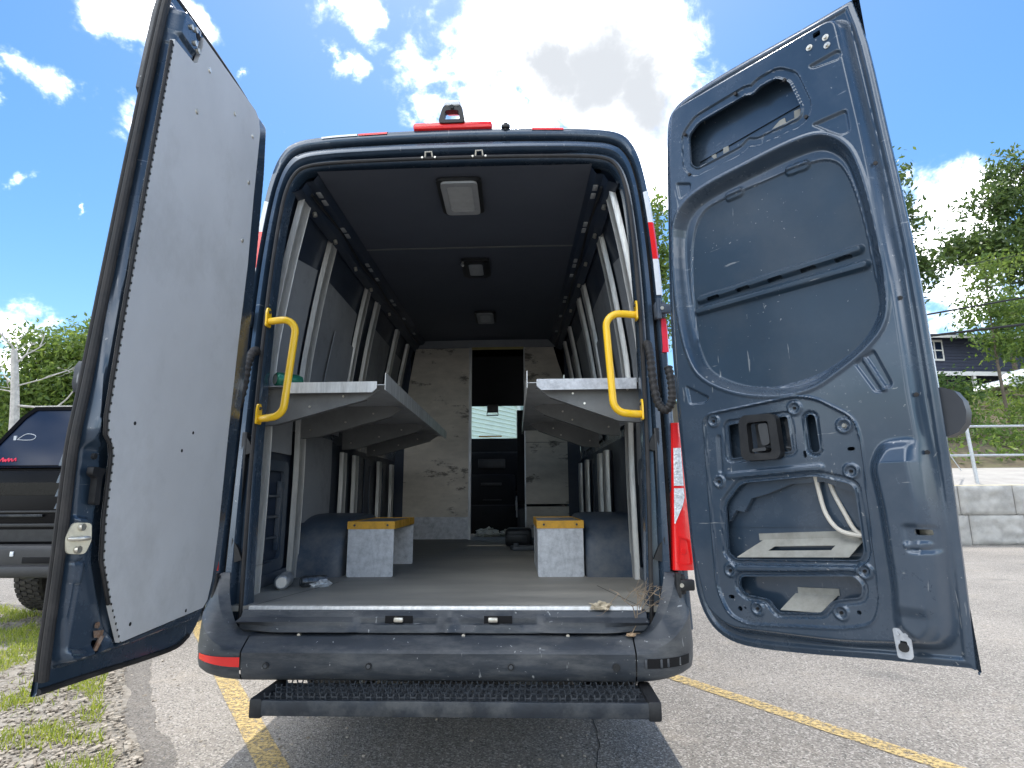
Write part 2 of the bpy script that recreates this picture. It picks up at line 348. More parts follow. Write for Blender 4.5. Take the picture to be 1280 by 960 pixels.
# stones
ico = bmesh.new(); bmesh.ops.create_icosphere(ico, subdivisions=1, radius=1)
IV = np.array([v.co[:] for v in ico.verts]); IF = [[v.index for v in f.verts] for f in ico.faces]; ico.free()
def stones(name, pts, r0, r1, m, z0=.0, kind='stuff', **kw):
    s = MB()
    for x, y in pts:
        r = random.uniform(r0, r1)*(1 if random.random() < .93 else 1.9)
        v = IV*np.array([r*random.uniform(.7, 1.3), r*random.uniform(.7, 1.3), r*random.uniform(.4, .75)])*(1+.18*np.random.randn(len(IV), 1))
        a = random.uniform(0, 6.28); c, s_ = math.cos(a), math.sin(a)
        v = np.stack([v[:, 0]*c-v[:, 1]*s_+x, v[:, 0]*s_+v[:, 1]*c+y, v[:, 2]+z0+r*.25], 1)
        s.add(v.tolist(), IF)
    return s.build(name, m, smooth=False, kind=kind, **kw)
def island_mat(name, c0, c1, rough=.9, trans=0., tcol=None):
    m = bpy.data.materials.new(name); m.use_nodes = True; t = m.node_tree; b = t.nodes['Principled BSDF']
    g = t.nodes.new('ShaderNodeNewGeometry'); r = t.nodes.new('ShaderNodeValToRGB'); t.links.new(g.outputs['Random Per Island'], r.inputs[0])
    r.color_ramp.elements[0].color = (*c0, 1); r.color_ramp.elements[1].color = (*c1, 1)
    t.links.new(r.outputs[0], b.inputs['Base Color']); b.inputs['Roughness'].default_value = rough
    if trans:
        tr = t.nodes.new('ShaderNodeBsdfTranslucent'); mx = t.nodes.new('ShaderNodeMixShader'); mx.inputs[0].default_value = trans
        h = t.nodes.new('ShaderNodeHueSaturation'); h.inputs['Value'].default_value = 1.8; h.inputs['Hue'].default_value = .485; t.links.new(r.outputs[0], h.inputs['Color'])
        t.links.new(h.outputs[0], tr.inputs[0]); t.links.new(b.outputs[0], mx.inputs[1]); t.links.new(tr.outputs[0], mx.inputs[2])
        t.links.new(mx.outputs[0], t.nodes['Material Output'].inputs[0])
    return m
m_stone = island_mat('verge_stones', (.17, .145, .115), (.44, .39, .32))
m_leaf = island_mat('leaf_green', (.035, .075, .018), (.10, .17, .035), .55, .45)
m_leaf2 = island_mat('dark_leaf_green', (.035, .070, .018), (.11, .17, .04), .5, .4)
m_leaf3 = island_mat('bright_leaf_green', (.06, .12, .02), (.17, .24, .05), .55, .45)
m_grass = island_mat('grass_blade', (.13, .20, .02), (.38, .42, .07), .7, .35)
def grassy(x, y):
    return noise.noise((x*1.9+3, y*1.9, 0))+.6*noise.noise((x*5.3, y*5.3, 5))+.03
pts = []
while len(pts) < 9500:
    y = random.uniform(-.1, 4.0); x = random.uniform(-6.0, -1.0)
    if sgn*verge_side(x, y) > .0 and random.random() < min(1, 2.2/((x-.36)**2*.3+(y+2.3)**2*.15+.3)): pts.append((x, y))
stones('gravel_stones', pts, .004, .0125, m_stone, .018)
pts = []
while len(pts) < 420:                      # strays on the asphalt beside the verge and behind the van
    if random.random() < .72:
        p = EP[random.randrange(len(EP))]; x, y = p[0]+abs(random.gauss(.1, .15)), p[1]+random.gauss(0, .12)
    else: x, y = random.uniform(-1.0, .6), random.uniform(.25, 1.4)
    pts.append((x, y))
stones('loose_pebbles', pts, .003, .009, m_stone, .0)
g = MB(); c = 0
while c < 30000:
    y = random.uniform(-.1, 4.4); x = random.uniform(-6.5, -1.2)
    if sgn*verge_side(x, y) < .1: continue
    w = grassy(x, y)
    if w < .02 and random.random() > .05: continue
    c += 1
    h = random.uniform(.015, .055)*(1+.6*max(w, 0)); a = random.uniform(0, 6.28); wd = random.uniform(.0018, .0038); lx, ly = random.gauss(0, .5)*h, random.gauss(0, .5)*h
    ca, sa = math.cos(a)*wd, math.sin(a)*wd
    g.add([(x-ca, y-sa, .015), (x+ca, y+sa, .015), (x+ca*.7+lx*.4, y+sa*.7+ly*.4, .015+h*.6), (x-ca*.7+lx*.4, y-sa*.7+ly*.4, .015+h*.6), (x+lx, y+ly, .015+h)], [(0, 1, 2, 3), (3, 2, 4)])
g.build('verge_grass', m_grass, smooth=False, kind='stuff')
# older, darker strip of asphalt along the verge
b = MB(); vs = []
for i, p in enumerate(edgec):
    q = edgec[min(i+1, len(edgec)-1)]-edgec[max(i-1, 0)]; n = Vector((q.y, -q.x, 0)).normalized(); n = n if n.x > 0 else -n
    w = .13+.022*noise.noise((p.x*4, p.y*4, 9))+.012*noise.noise((p.x*25, p.y*25, 2)); vs += [(p.x-.1*n.x, p.y-.1*n.y, .003), (p.x+n.x*w, p.y+n.y*w, .003)]
b.add(vs, [(2*i, 2*i+1, 2*i+3, 2*i+2) for i in range(len(edgec)-1)])
b.build('asphalt_edge_strip', asphalt_mat('older_asphalt', .62), None, kind='structure')
# painted bay lines
def line_mat():
    m = mat('worn_yellow_road_paint', (.50, .37, .16), .85, 0, 0, .18, 30, .3, 90)
    t = m.node_tree; b = t.nodes['Principled BSDF']; o = t.nodes['Material Output']
    tr = t.nodes.new('ShaderNodeBsdfTransparent'); mx = t.nodes.new('ShaderNodeMixShader')
    vo = t.nodes.new('ShaderNodeTexNoise'); vo.inputs['Scale'].default_value = 55; vo.inputs['Detail'].default_value = 8; vo.inputs['Roughness'].default_value = .75
    tcn = t.nodes.new('ShaderNodeTexCoord'); t.links.new(tcn.outputs['Object'], vo.inputs['Vector'])
    r = t.nodes.new('ShaderNodeMapRange'); t.links.new(vo.outputs[0], r.inputs[0]); r.inputs[1].default_value = .46; r.inputs[2].default_value = .60
    t.links.new(r.outputs[0], mx.inputs[0]); t.links.new(b.outputs[0], mx.inputs[1]); t.links.new(tr.outputs[0], mx.inputs[2]); t.links.new(mx.outputs[0], o.inputs[0])
    return m
m_line = line_mat()
def stripe(name, a, b, w):
    a = Vector((*a, .004)); b = Vector((*b, .004)); d = (b-a).normalized(); n = Vector((-d.y, d.x, 0))*w/2
    k = 30; vs = []
    for i in range(k+1):
        p = a.lerp(b, i/k); e = .006*noise.noise((p.x*9, p.y*9, 2)); vs += [p+n*(1+e/w*2), p-n*(1-e/w*2)]
    MB().add(vs, [(2*i, 2*i+1, 2*i+3, 2*i+2) for i in range(k)]).build(name, m_line, smooth=False, kind='structure')
stripe('yellow_parking_line', (-2.75, 3.10), (.1, -.92), .115)
stripe('yellow_parking_line', (.30, 2.78), (2.62, -.50), .105)

b = MB(); cp = cr([(.62, .95, 0), (.635, .60, 0), (.60, .35, 0), (.585, .0, 0), (.62, -.5, 0)], 10); vs = []
for i, p in enumerate(cp):
    e = .012*noise.noise((p.y*9, 3, 0)); w = .002+.0012*noise.noise((p.y*20, 7, 0)); vs += [(p.x+e-w, p.y, .003), (p.x+e+w, p.y, .003)]
b.add(vs, [(2*i, 2*i+1, 2*i+3, 2*i+2) for i in range(len(cp)-1)]); b.build('asphalt_crack', mat('crack_tar', (.03, .03, .03), .9), None, smooth=False, kind='structure')
# =================================================================== VAN
van = empty('cargo_van'); tag(van, 'blue grey high roof cargo van seen from behind with both rear doors swung open', 'van')
LEAN, ZB, HX = .0525, .646, .883
lean = lambda z: LEAN*(z-ZB)
Oh = [(.955, .60), (.945, 1.0), (.938, 1.3), (.932, 1.6), (.926, 1.9), (.918, 2.15), (.903, 2.36), (.880, 2.56), (.843, 2.70), (.775, 2.778), (.62, 2.806), (.40, 2.818), (.20, 2.824), (0, 2.826)]
Ih = [(.775, .60), (.792, 1.0), (.802, 1.3), (.806, 1.6), (.806, 1.9), (.800, 2.15), (.790, 2.35), (.774, 2.49), (.742, 2.575), (.690, 2.612), (.58, 2.626), (.40, 2.632), (.20, 2.635), (0, 2.636)]
def full(h): return [(-x, z) for x, z in h]+[(x, z) for x, z in h[-2::-1]]
def smooth2(h): return [(p.x, p.y) for p in cr([(a, b, 0) for a, b in full(h)], 5)]
OC, IC = smooth2(Oh), smooth2(Ih)
NU = len(OC)
def surf(i, t, dy):
    ox, oz = OC[i]; ix, iz = IC[i]; x = ox+(ix-ox)*t; z = oz+(iz-oz)*t
    return (x, lean(z)+dy, z)
# body shell
b = MB()
b.sweep(lambda y: [(x, max(y, lean(z)+.05), z) for x, z in OC], [.05]+list(np.linspace(.45, 3.6, 8)))
shell = b.build('body_shell', m_paint, van, xf=sh)
# lower body sides below z=.7
b = MB()
for s in (-1, 1):
    b.add([(s*.945, .14, .72), (s*.945, 3.6, .72), (s*.945, 3.6, .50), (s*.945, .14, .50), (s*.86, .40, .46), (s*.86, 3.6, .46)], [(0, 1, 2, 3), (3, 2, 5, 4)])
b.build('lower_side_panel', m_paint, van, xf=sh)
# underbody
b = MB(); b.box((-.86, .02, .44), (.86, 5.9, .56), .01); b.box((-.5, .1, .34), (-.38, 5.6, .45), .01); b.box((.38, .1, .34), (.5, 5.6, .45), .01)
b.box((-.75, .18, .40), (.75, .24, .46), .01); b.cyl((-.6, 1.35, .36), (.6, 1.35, .36), .06); b.cyl((.55, .3, .38), (.55, 2.5, .34), .035)
b.tube([(-.35, .1, .42), (-.1, .05, .40), (.2, .05, .40), (.45, .12, .42)], .012)
b.build('underbody', m_black, van, xf=sh)
# rear frame: rings from the outer silhouette to the aperture
prof = [(0, .16), (0, .055), (.012, .022), (.04, .006), (.08, .0), (.24, .0), (.275, .006), (.29, .045), (.36, .05), (.40, .046), (.425, .006), (.45, -.002), (.60, -.006), (.64, .002), (.68, .03), (.80, .034), (.84, .006), (.86, -.006), (.95, -.010), (.985, -.004), (1.0, .012), (1.0, .06)]
b = MB(); b.sweep(lambda i: [surf(i, t, dy) for t, dy in prof], range(NU))
rf = b.build('rear_door_frame', m_paint, van, ang=50)
b = MB(); b.tube([surf(i, .915, -.012) for i in range(NU)], .0085, 8); b.build('door_seal', m_rubber, van)
b = MB(); b.tube([surf(i, .325, .043) for i in range(NU)], .009, 6); b.build('door_seal', m_rubber, van)
# reflective tape patches on the outer ring
def patch(name, m, i0, i1, t0, t1, parent=None, off=.003):
    rows = [list(np.linspace(t0, t1, 5)) for _ in range(i0, i1+1)]
    def dep(t):
        for (a, da), (c_, dc) in zip(prof, prof[1:]):
            if a <= t <= c_ and c_ > a: return da+(dc-da)*(t-a)/(c_-a)
        return 0
    b = MB(); b.sweep(lambda i: [tuple(Vector(surf(i, t, dep(t)-off))) for t in np.linspace(t0, t1, 5)], range(i0, i1+1))
    return b.build(name, m, parent or rf, label=None) if False else b.build(name, m, parent or rf)
def idx(side, z=None, x=None):
    best = min((i for i in range(NU) if OC[i][0]*side >= 0), key=lambda i: abs(OC[i][1]-z) if z is not None else abs(abs(OC[i][0])-x)+ (0 if OC[i][1] > 2.5 else 9))
    return best
def zpatch(side, z0, z1, m, name, t0=.02, t1=.25):
    # fine patch by interpolation between ring stations
    def P(z, t):
        zs = [(OC[i][1], i) for i in range(NU) if OC[i][0]*side >= .3]; zs.sort()
        for (za, ia), (zb_, ib) in zip(zs, zs[1:]):
            if za <= z <= zb_:
                k = (z-za)/(zb_-za); a = Vector(surf(ia, t, 0)); c_ = Vector(surf(ib, t, 0)); p = a.lerp(c_, k); break
        d = .012 if t < .03 else (.004 if t < .06 else .0)
        return (p.x+side*(.002 if t < .05 else 0), p.y+d-.003, p.z)
    b = MB(); b.sweep(lambda z: [P(z, t) for t in (t0, .05, .08, .16, t1)], np.linspace(z0, z1, 8)); return b.build(name, m, rf)
for s in (-1, 1):
    zpatch(s, 2.30, 2.46, m_white, 'reflective_tape_white'); zpatch(s, 2.12, 2.30, m_red, 'reflective_tape_red'); zpatch(s, 1.95, 2.12, m_white, 'reflective_tape_white')
def xpatch(x0, x1, m, name):
    def P(x, t, d):
        pts = [(OC[i][0], i) for i in range(NU) if OC[i][1] > 2.7]; pts.sort()
        for (xa, ia), (xb, ib) in zip(pts, pts[1:]):
            if xa <= x <= xb: k = (x-xa)/(xb-xa); return Vector(surf(ia, t, d)).lerp(Vector(surf(ib, t, d)), k)
        return Vector(surf(pts[0][1], t, d))
    b = MB(); b.sweep(lambda x: [P(x, 0, .16)+Vector((0, 0, .004)), P(x, 0, .055)+Vector((0, 0, .004)), P(x, .012, .018)+Vector((0, -.003, .004)), P(x, .06, -.002), P(x, .12, -.004)], np.linspace(x0, x1, 10)); return b.build(name, m, rf)
xpatch(-.645, -.47, m_white, 'reflective_tape_white'); xpatch(-.465, -.325, m_red, 'reflective_tape_red'); xpatch(.366, .516, m_red, 'reflective_tape_red')
# high brake lamp and rear camera
b = MB(); b.box((-.20, .10, 2.812), (.178, .22, 2.848), .012); bl = b.build('high_brake_lamp', m_red, van)
b = MB()
oc = rpoly([(-.078, 2.835), (.052, 2.835), (.034, 2.925), (-.012, 2.940), (-.056, 2.925)], .02); ic = rpoly([(-.052, 2.852), (.026, 2.852), (.018, 2.900), (-.012, 2.902), (-.044, 2.900)], .008)
b.frame(oc, ic, XZ, .09, .125); rc = b.build('rear_camera', m_black, van)
b = MB(); b.box((-.050, .080, 2.920), (.028, .17, 2.953), .014); b.build('camera_hood', m_white, rc)
b = MB(); b.cyl((-.012, .092, 2.915), (-.012, .080, 2.912), .009); b.build('camera_lens', m_black, rc)
b = MB(); b.cyl((.242, .12, 2.80), (.242, .12, 2.840), .014, r2=.010); b.box((.222, .10, 2.81), (.262, .14, 2.826), .004); b.build('roof_sensor', m_black, van)
# door catches on the header
for x in (-.117, .119):
    b = MB(); y = lean(2.65)-.006
    b.box((x-.036, y-.012, 2.645), (x+.036, y+.002, 2.657), .004); b.tube([(x-.018, y-.006, 2.65), (x-.014, y-.022, 2.675), (x+.014, y-.022, 2.675), (x+.018, y-.006, 2.65)], .005, 8)
    b.cyl((x-.03, y-.02, 2.650), (x-.03, y, 2.650), .005); b.cyl((x+.03, y-.02, 2.650), (x+.03, y, 2.650), .005)
    b.build('door_catch', m_steel, van)

# ---- bumper
def bpath(x):  # plan curve: y at given arclength; returned list
    pass
arc = []
for k in range(13):
    t = k/12*math.pi/2; arc.append((.735+.20*math.sin(t), -.165+.20*(1-math.cos(t))))   # from the straight to the side
plan_right = [(.70, -.165)]+arc+[(.938, .15), (.94, .40)]
def ztop(x, y):
    if y > .035: return .80
    k = min(1, max(0, (x-.70)/.235)); return .592+.21*k**2.2
def bprof(p):
    x, y = p[0], p[1]; s = 1 if x >= 0 else -1; ax = abs(x)
    # outward normal
    if ax <= .735: n = (0, -1)
    elif y < .035:
        t = math.asin(min(1, max(0, (ax-.735)/.20))); n = (s*math.sin(t), -math.cos(t))
    else: n = (s, 0)
    zt = ztop(ax, y); q = lambda o, z: (x+n[0]*o, y+n[1]*o, z)
    low = .455+.012*min(1, max(0, (ax-.70)/.2))
    ze = zt-.028 if ax <= .70 else .564+(zt-.592)*.55
    return [q(-.085, zt+.008), q(-.055, zt+.006), q(-.045, zt+.003), q(-.008, ze+.004), q(.0, ze-.002), q(.006, ze-.010 if ax <= .70 else .554), q(.004, .535), q(.003, .51), q(-.002, .485), q(-.014, low+.008), q(-.03, low), q(-.08, low+.002)]
def bpat(p, z, off):
    pr = bprof(p)[4:10]
    for a, b_ in zip(pr, pr[1:]):
        if b_[2] <= z <= a[2]:
            v = Vector(a).lerp(Vector(b_), (a[2]-z)/(a[2]-b_[2]+1e-9)); break
    else: v = Vector(pr[2])
    c = Vector((0, .3, v.z)); d = (v-c); d = Vector((d.x*.6 if abs(p[0]) > .735 else 0, d.y, 0)).normalized()
    return tuple(v+d*off)
b = MB(); b.sweep(bprof, [(x, -.165) for x in np.linspace(-.70, .70, 30)]); bump = b.build('rear_bumper', m_plastic, van)
for s in (-1, 1):
    b = MB(); b.sweep(bprof, [(s*x+s*.005, y) for x, y in plan_right]); c_ = b.build('bumper_corner', m_plastic, van)
    if s < 0:
        b = MB(); b.sweep(lambda p: [(p[0]*1.004, p[1]-.006, z+.006*(-(p[0]+.7)*3)) for z in (.507, .538)], [(-x, y) for x, y in arc[0:9]])
        vs = []
        b = MB(); b.sweep(lambda p: [bpat(p, z, .005) for z in (.540, .525-.010*min(1, max(0, (.88+p[0])/.15)), .520-.013*min(1, max(0, (.88+p[0])/.15)))], [(-x-.003, y) for x, y in plan_right[0:8]])
        rr = b.build('bumper_reflector', m_red, c_)
    else:
        b = MB(); b.sweep(lambda p: [bpat(p, z, .003) for z in (.540, .525, .508)], [(x+.004, y) for x, y in plan_right[1:9]])
        b.build('empty_reflector_slot', m_hole, c_)
        b = MB()
        for i in (1, 3, 4, 6):
            p = plan_right[i]; q = Vector(bpat(p, .524, .003)); b.box(q+Vector((-.004, -.004, -.014)), q+Vector((.004, .01, .014)), .002)
        sep(b, 'reflector_clip', m_plastic, c_)
for x in (-.607, -.237, .266, .633):
    b = MB(); r_ = .011 if x < .5 else .013
    zz = .512
    b.tube([(x, -.165, zz), (x, -.1745, zz)], r_, 20); sn = b.build('parking_sensor', m_black, bump)
    if x < .5: MB().tube([(x, -.172, zz), (x, -.1775, zz)], .0065, 16).build('sensor_face', m_plastic, sn)
for x in (-.52, .09, .47): MB().cyl((x, -.095, .600), (x, -.108, .600), .006).build('bumper_screw', m_steel, bump)
# ledge between bumper and sill
b = MB(); b.sweep(lambda x: [(x, .03, .66), (x, .0, .62), (x, -.02, .603), (x, -.06, .598), (x, -.10, .597)], np.linspace(-.78, .78, 20)); b.build('bumper_ledge', m_paintin, van)

# ---- sill, floor
FZ = .685
def ss(a, b_, x): t = max(0, min(1, (x-a)/(b_-a))); return t*t*(3-2*t)
xs = np.linspace(-.765, .765, 200); rows = []
def sillp(x):
    # scoops round the two latch wells
    w = max(ss(.20, .135, abs(x+.155)), ss(.20, .135, abs(x-.215)))
    wi = max(ss(.10, .07, abs(x+.155)), ss(.10, .07, abs(x-.215)))
    e = ss(.765, .60, abs(x))
    return [(x, -.035, FZ-.006), (x, -.050, FZ-.012), (x, -.060-.016*w, FZ-.030), (x, -.075-.03*(1-w)-.0*w, FZ-.040-.008*w), (x, -.098*e-.06*(1-e)-.006+.02*w-.01*wi, FZ-.056+.004*w), (x, -.104*e-.06*(1-e)-.008+.012*w, FZ-.074), (x, -.100*e-.06*(1-e), FZ-.078), (x, -.06, FZ-.084)]
b = MB(); b.sweep(sillp, xs); sill = b.build('sill_cover', m_plastic, van, ang=28)
for x in (-.155, .215):
    b = MB(); b.box((x-.052, -.080, FZ-.050), (x+.052, -.0785, FZ-.022), .001); w_ = b.build('latch_well', m_hole, sill)
    b = MB(); xx = x if x < 0 else x-.018; b.box((xx-.018, -.094, FZ-.044), (xx+.018, -.076, FZ-.026), .005); b.build('latch_pin', m_steel, sill)
b = MB(); b.sweep(lambda x: [(x, -.012, FZ+.004), (x, -.036, FZ+.004), (x, -.040, FZ-.001), (x, -.041, FZ-.012)], np.linspace(-.748, .75, 30)); b.build('sill_trim_strip', m_alu, van)
b = MB(); b.box((-.91, -.012, FZ-.02), (.91, 5.0, FZ)); fl = b.build('load_floor', m_floor, van, smooth=False, xf=sh)
b = MB()
for x0, y0, x1, y1 in ((-.75, .02, -.80, .40), (.75, .02, .80, .40), (-.80, .40, -.60, .78)):
    pass
b.add([(-.748, -.01, FZ+.001), (-.752, -.01, FZ+.001), (-.60, .62, FZ+.001), (-.596, .62, FZ+.001)], [(0, 1, 2, 3)])
b.add([(.748, -.01, FZ+.001), (.752, -.01, FZ+.001), (.66, .50, FZ+.001), (.656, .50, FZ+.001)], [(0, 1, 2, 3)])
b.add([(-.88, 1.9, FZ+.001), (.88, 1.9, FZ+.001), (.88, 1.904, FZ+.001), (-.88, 1.904, FZ+.001)], [(0, 1, 2, 3)])
sep(b, 'floor_seam', m_hole, fl, smooth=False, xf=sh)

# ---- interior side skins, ceiling, rails
Wp = [(.93, FZ), (.935, 1.2), (.935, 1.70), (.90, 2.0), (.86, 2.2), (.82, 2.40), (.78, 2.55), (.70, 2.62)]
for s in (-1, 1):
    b = MB(); b.sweep(lambda y: [(s*x, y, z+.02*y if z > 2 else z) for x, z in Wp], [.12, .6, 1.2, 2.0, 2.8, 3.5])
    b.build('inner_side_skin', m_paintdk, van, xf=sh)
CZ = lambda y: 2.60+.022*y
b = MB(); 
b.sweep(lambda y: [(x, y, CZ(y)+.006*math.cos(x*2)) for x in np.linspace(-.645, .645, 9)], np.linspace(.10, 1.02, 4)); b.sweep(lambda y: [(x, y, CZ(y)+.002+.006*math.cos(x*2)) for x in np.linspace(-.645, .645, 9)], np.linspace(1.03, 3.5, 4))
ceil = b.build('ceiling_board', m_ceil, van, xf=sh)
b = MB(); b.box((-.645, 1.018, CZ(1.02)-.001), (.645, 1.032, CZ(1.02)+.004)); b.build('ceiling_seam', m_brk, ceil, xf=sh)
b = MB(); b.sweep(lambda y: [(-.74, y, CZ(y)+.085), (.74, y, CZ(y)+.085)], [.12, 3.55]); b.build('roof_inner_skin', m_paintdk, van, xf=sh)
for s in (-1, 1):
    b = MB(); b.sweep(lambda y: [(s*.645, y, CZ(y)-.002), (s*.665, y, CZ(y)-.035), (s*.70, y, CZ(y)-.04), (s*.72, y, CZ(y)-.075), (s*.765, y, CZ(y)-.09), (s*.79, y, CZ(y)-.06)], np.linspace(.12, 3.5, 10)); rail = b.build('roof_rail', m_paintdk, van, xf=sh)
    b = MB(); b2 = MB()
    for y in (.22, .30, .62, .70, 1.15, 1.24, 1.42, 1.9, 2.0, 2.4, 2.9):
        b.box((s*.678-.012, y, CZ(y)-.043), (s*.678+.012, y+.05, CZ(y)-.036), .003)
    sep(b, 'rail_bracket', m_lampfr, rail, xf=sh)
    for y in (.34, .68, 1.1, 1.5, 2.1):
        b2.cyl((s*.735, y, CZ(y)-.085), (s*.73, y, CZ(y)-.105), .011, 10)
    sep(b2, 'rail_bolt', m_steel, rail, xf=sh)
    b = MB()
    b.tube([(s*.70, y, CZ(y)-.05-.012*math.sin(y*7)) for y in np.linspace(.2, 3.4, 40)], .007, 6); b.build('wiring_loom', m_black, rail, xf=sh)
# ceiling lamps
for x0, x1, y0, y1, m in ((-.075, .105, .19, .51, m_lens), (-.05, .10, 1.20, 1.48, m_darkglass), (-.045, .10, 2.38, 2.66, m_lens)):
    z = CZ((y0+y1)/2)
    b = MB(); b.prism(rpoly([(x0-.02, y0-.01), (x1+.02, y0-.01), (x1+.02, y1+.01), (x0-.02, y1+.01)], .03), XY, z-.004, z-.018); lp = b.build('ceiling_lamp', m_black, van, xf=sh)
    b = MB(); b.frame(rpoly([(x0, y0), (x1, y0), (x1, y1), (x0, y1)], .03), rpoly([(x0+.028, y0+.035), (x1-.028, y0+.035), (x1-.028, y1-.035), (x0+.028, y1-.035)], .02), XY, z-.010, z-.030); b.build('lamp_frame', m_lampfr if m is m_lens else m_black, lp, xf=sh)
    b = MB(); b.prism(rpoly([(x0+.026, y0+.033), (x1-.026, y0+.033), (x1-.026, y1-.033), (x0+.026, y1-.033)], .02), XY, z-.012, z-.025); b.build('lamp_lens', m if m is m_lens else m_lampfr, lp, xf=sh)
b = MB(); b.tube([(-.055, 1.22, 2.61), (-.06, 1.20, 2.585), (-.052, 1.19, 2.575)], .008, 8); b.build('lamp_bracket', m_alu, van, xf=sh)

# ---- wall posts (bent U channels)
PX = [(.905, FZ), (.90, 1.20), (.905, 1.55), (.900, 1.76), (.880, 1.95), (.838, 2.25), (.782, 2.56)]
PXc = [(p.x, p.y) for p in cr([(a, b_, 0) for a, b_ in PX], 4)]
ypost = [(.25, .70), (.75, .64), (1.55, .60), (1.85, .60), (2.6, .6), (3.1, .6)]
for s in (-1, 1):
    for i, (y, _) in enumerate(ypost):
        top = .02*y
        segs = [PXc] if not (i >= 2) else [[p for p in PXc if p[1] > 1.60], [p for p in PXc if p[1] < 1.47]]
        b = MB()
        y0 = y; pw = .048 if i < 2 else .042
        if i == 0: segs = [[(p[0]-.022, p[1]) for p in sg] for sg in segs]
        for seg in segs:
            b.sweep(lambda p: [(s*(p[0]-.002), y0-pw, p[1]), (s*(p[0]-.028), y0-pw+.002, p[1]), (s*(p[0]-.030), y0-pw+.006, p[1]), (s*(p[0]-.026), y0-pw+.010, p[1]), (s*(p[0]-.026), y0+pw-.010, p[1]), (s*(p[0]-.030), y0+pw-.006, p[1]), (s*(p[0]-.028), y0+pw-.002, p[1]), (s*(p[0]-.002), y0+pw, p[1])], seg, closed=True)
        b.build('wall_post', m_alu, van, xf=sh, ang=60)
# ---- wall boards
def wboard(s, y0, y1, z0, z1, m, off=.012, name='wall_board', sk=0.):
    zs = np.linspace(z0, z1, 12)
    def X(z):
        for (xa, za), (xb, zb_) in zip(PXc, PXc[1:]):
            if za <= z <= zb_: return xa+(xb-xa)*(z-za)/(zb_-za)
        return PXc[-1][0]
    b = MB(); b.sweep(lambda z: [(s*(X(z)+off), y0+sk*(z-z0), z), (s*(X(z)+off), y1+sk*(z-z0), z), (s*(X(z)+off+.004), y1+sk*(z-z0), z), (s*(X(z)+off+.004), y0+sk*(z-z0), z)], zs, closed=True)
    return b.build(name, m, van, xf=sh)
for s in (-1, 1):
    m_b = m_wallboard
    wboard(s, .285, .70, 1.32, 2.40, m_b); wboard(s, .86, 1.50, 1.50, 2.36, m_b, .006); wboard(s, 1.90, 2.54, 1.5, 2.40, m_b, .01); wboard(s, 2.66, 3.06, 1.5, 2.40, m_b)
    wboard(s, 1.05, 1.50, 1.62, 2.12, m_b, -.016, sk=.10)
    if s < 0: wboard(s, .79, 1.36, .96, 1.46, m_wallboard, .004)
    else: wboard(s, .285, .70, 1.15, 1.34, m_b)
    wboard(s, .12, .22, 1.30, 2.40, m_b)
# body pockets low down between the first two posts: ribs of pressed steel
for s in (-1, 1):
    b = MB(); x = s*.93
    b.frame(rpoly([(.30, .74), (.68, .74), (.68, 1.28), (.36, 1.28)], .05), rpoly([(.34, .80), (.63, .80), (.63, 1.23), (.40, 1.23)], .04), YZ, x, x-s*.018)
    for z in (.90, 1.00, 1.10): b.box((x-s*.02, .42, z), (x, .60, z+.012), .003)
    b.box((x-s*.024, .42, .84), (x, .435, 1.18), .003); b.box((x-s*.024, .58, .84), (x, .60, 1.18), .003)
    b.box((x-s*.03, .14, FZ), (x, .72, .745), .01)
    b.build('side_pocket', m_paintin, van, xf=sh)
    b = MB()
    for y0, y1 in ((1.60, 1.80), (1.90, 2.2), (2.25, 2.55), (2.66, 3.05)):
        b.box((x-s*.012, y0, .80), (x, y1, 1.40), .01); b.box((x-s*.02, (y0+y1)/2-.01, .85), (x, (y0+y1)/2+.01, 1.35), .003)
    b.build('side_pressing', m_paintdk, van, xf=sh)
# ---- wheel arches
for s in (-1, 1):
    b = MB(); rows = []
    A = np.linspace(0, math.pi, 26); K = np.linspace(0, 1, 12)
    xw, w, yc, hy, hz = .93, .285, 1.28, .50, .315
    def arch(k):
        # k 0 wall, 1 inner: rounded shoulder
        th = k*math.pi/2; cx_, sx_ = math.cos(th), math.sin(th)
        e = .28; xx = w*(sx_**e if sx_ > 0 else 0); sc = (cx_**e if cx_ > 1e-6 else 0)
        sc = .0+sc
        out = []
        for a in A:
            ca, sa = math.cos(a), math.sin(a)
            py = math.copysign(abs(ca)**.62, ca); pz = abs(sa)**.72
            out.append((s*(xw-xx), yc-hy*py*(.82+.18*sc) if sc > .01 else yc-hy*py*.80, FZ+hz*pz*(.86+.14*sc) if sc > .01 else FZ+hz*pz*.84))
        return out
    b.sweep(arch, list(K)+[])
    # inner face
    inner = arch(1.0); b.add(inner+[(inner[0][0], yc, FZ)], [(i, i+1, len(inner)) for i in range(len(inner)-1)])
    b.build('wheel_arch', m_paintin, van, xf=sh, ang=60)
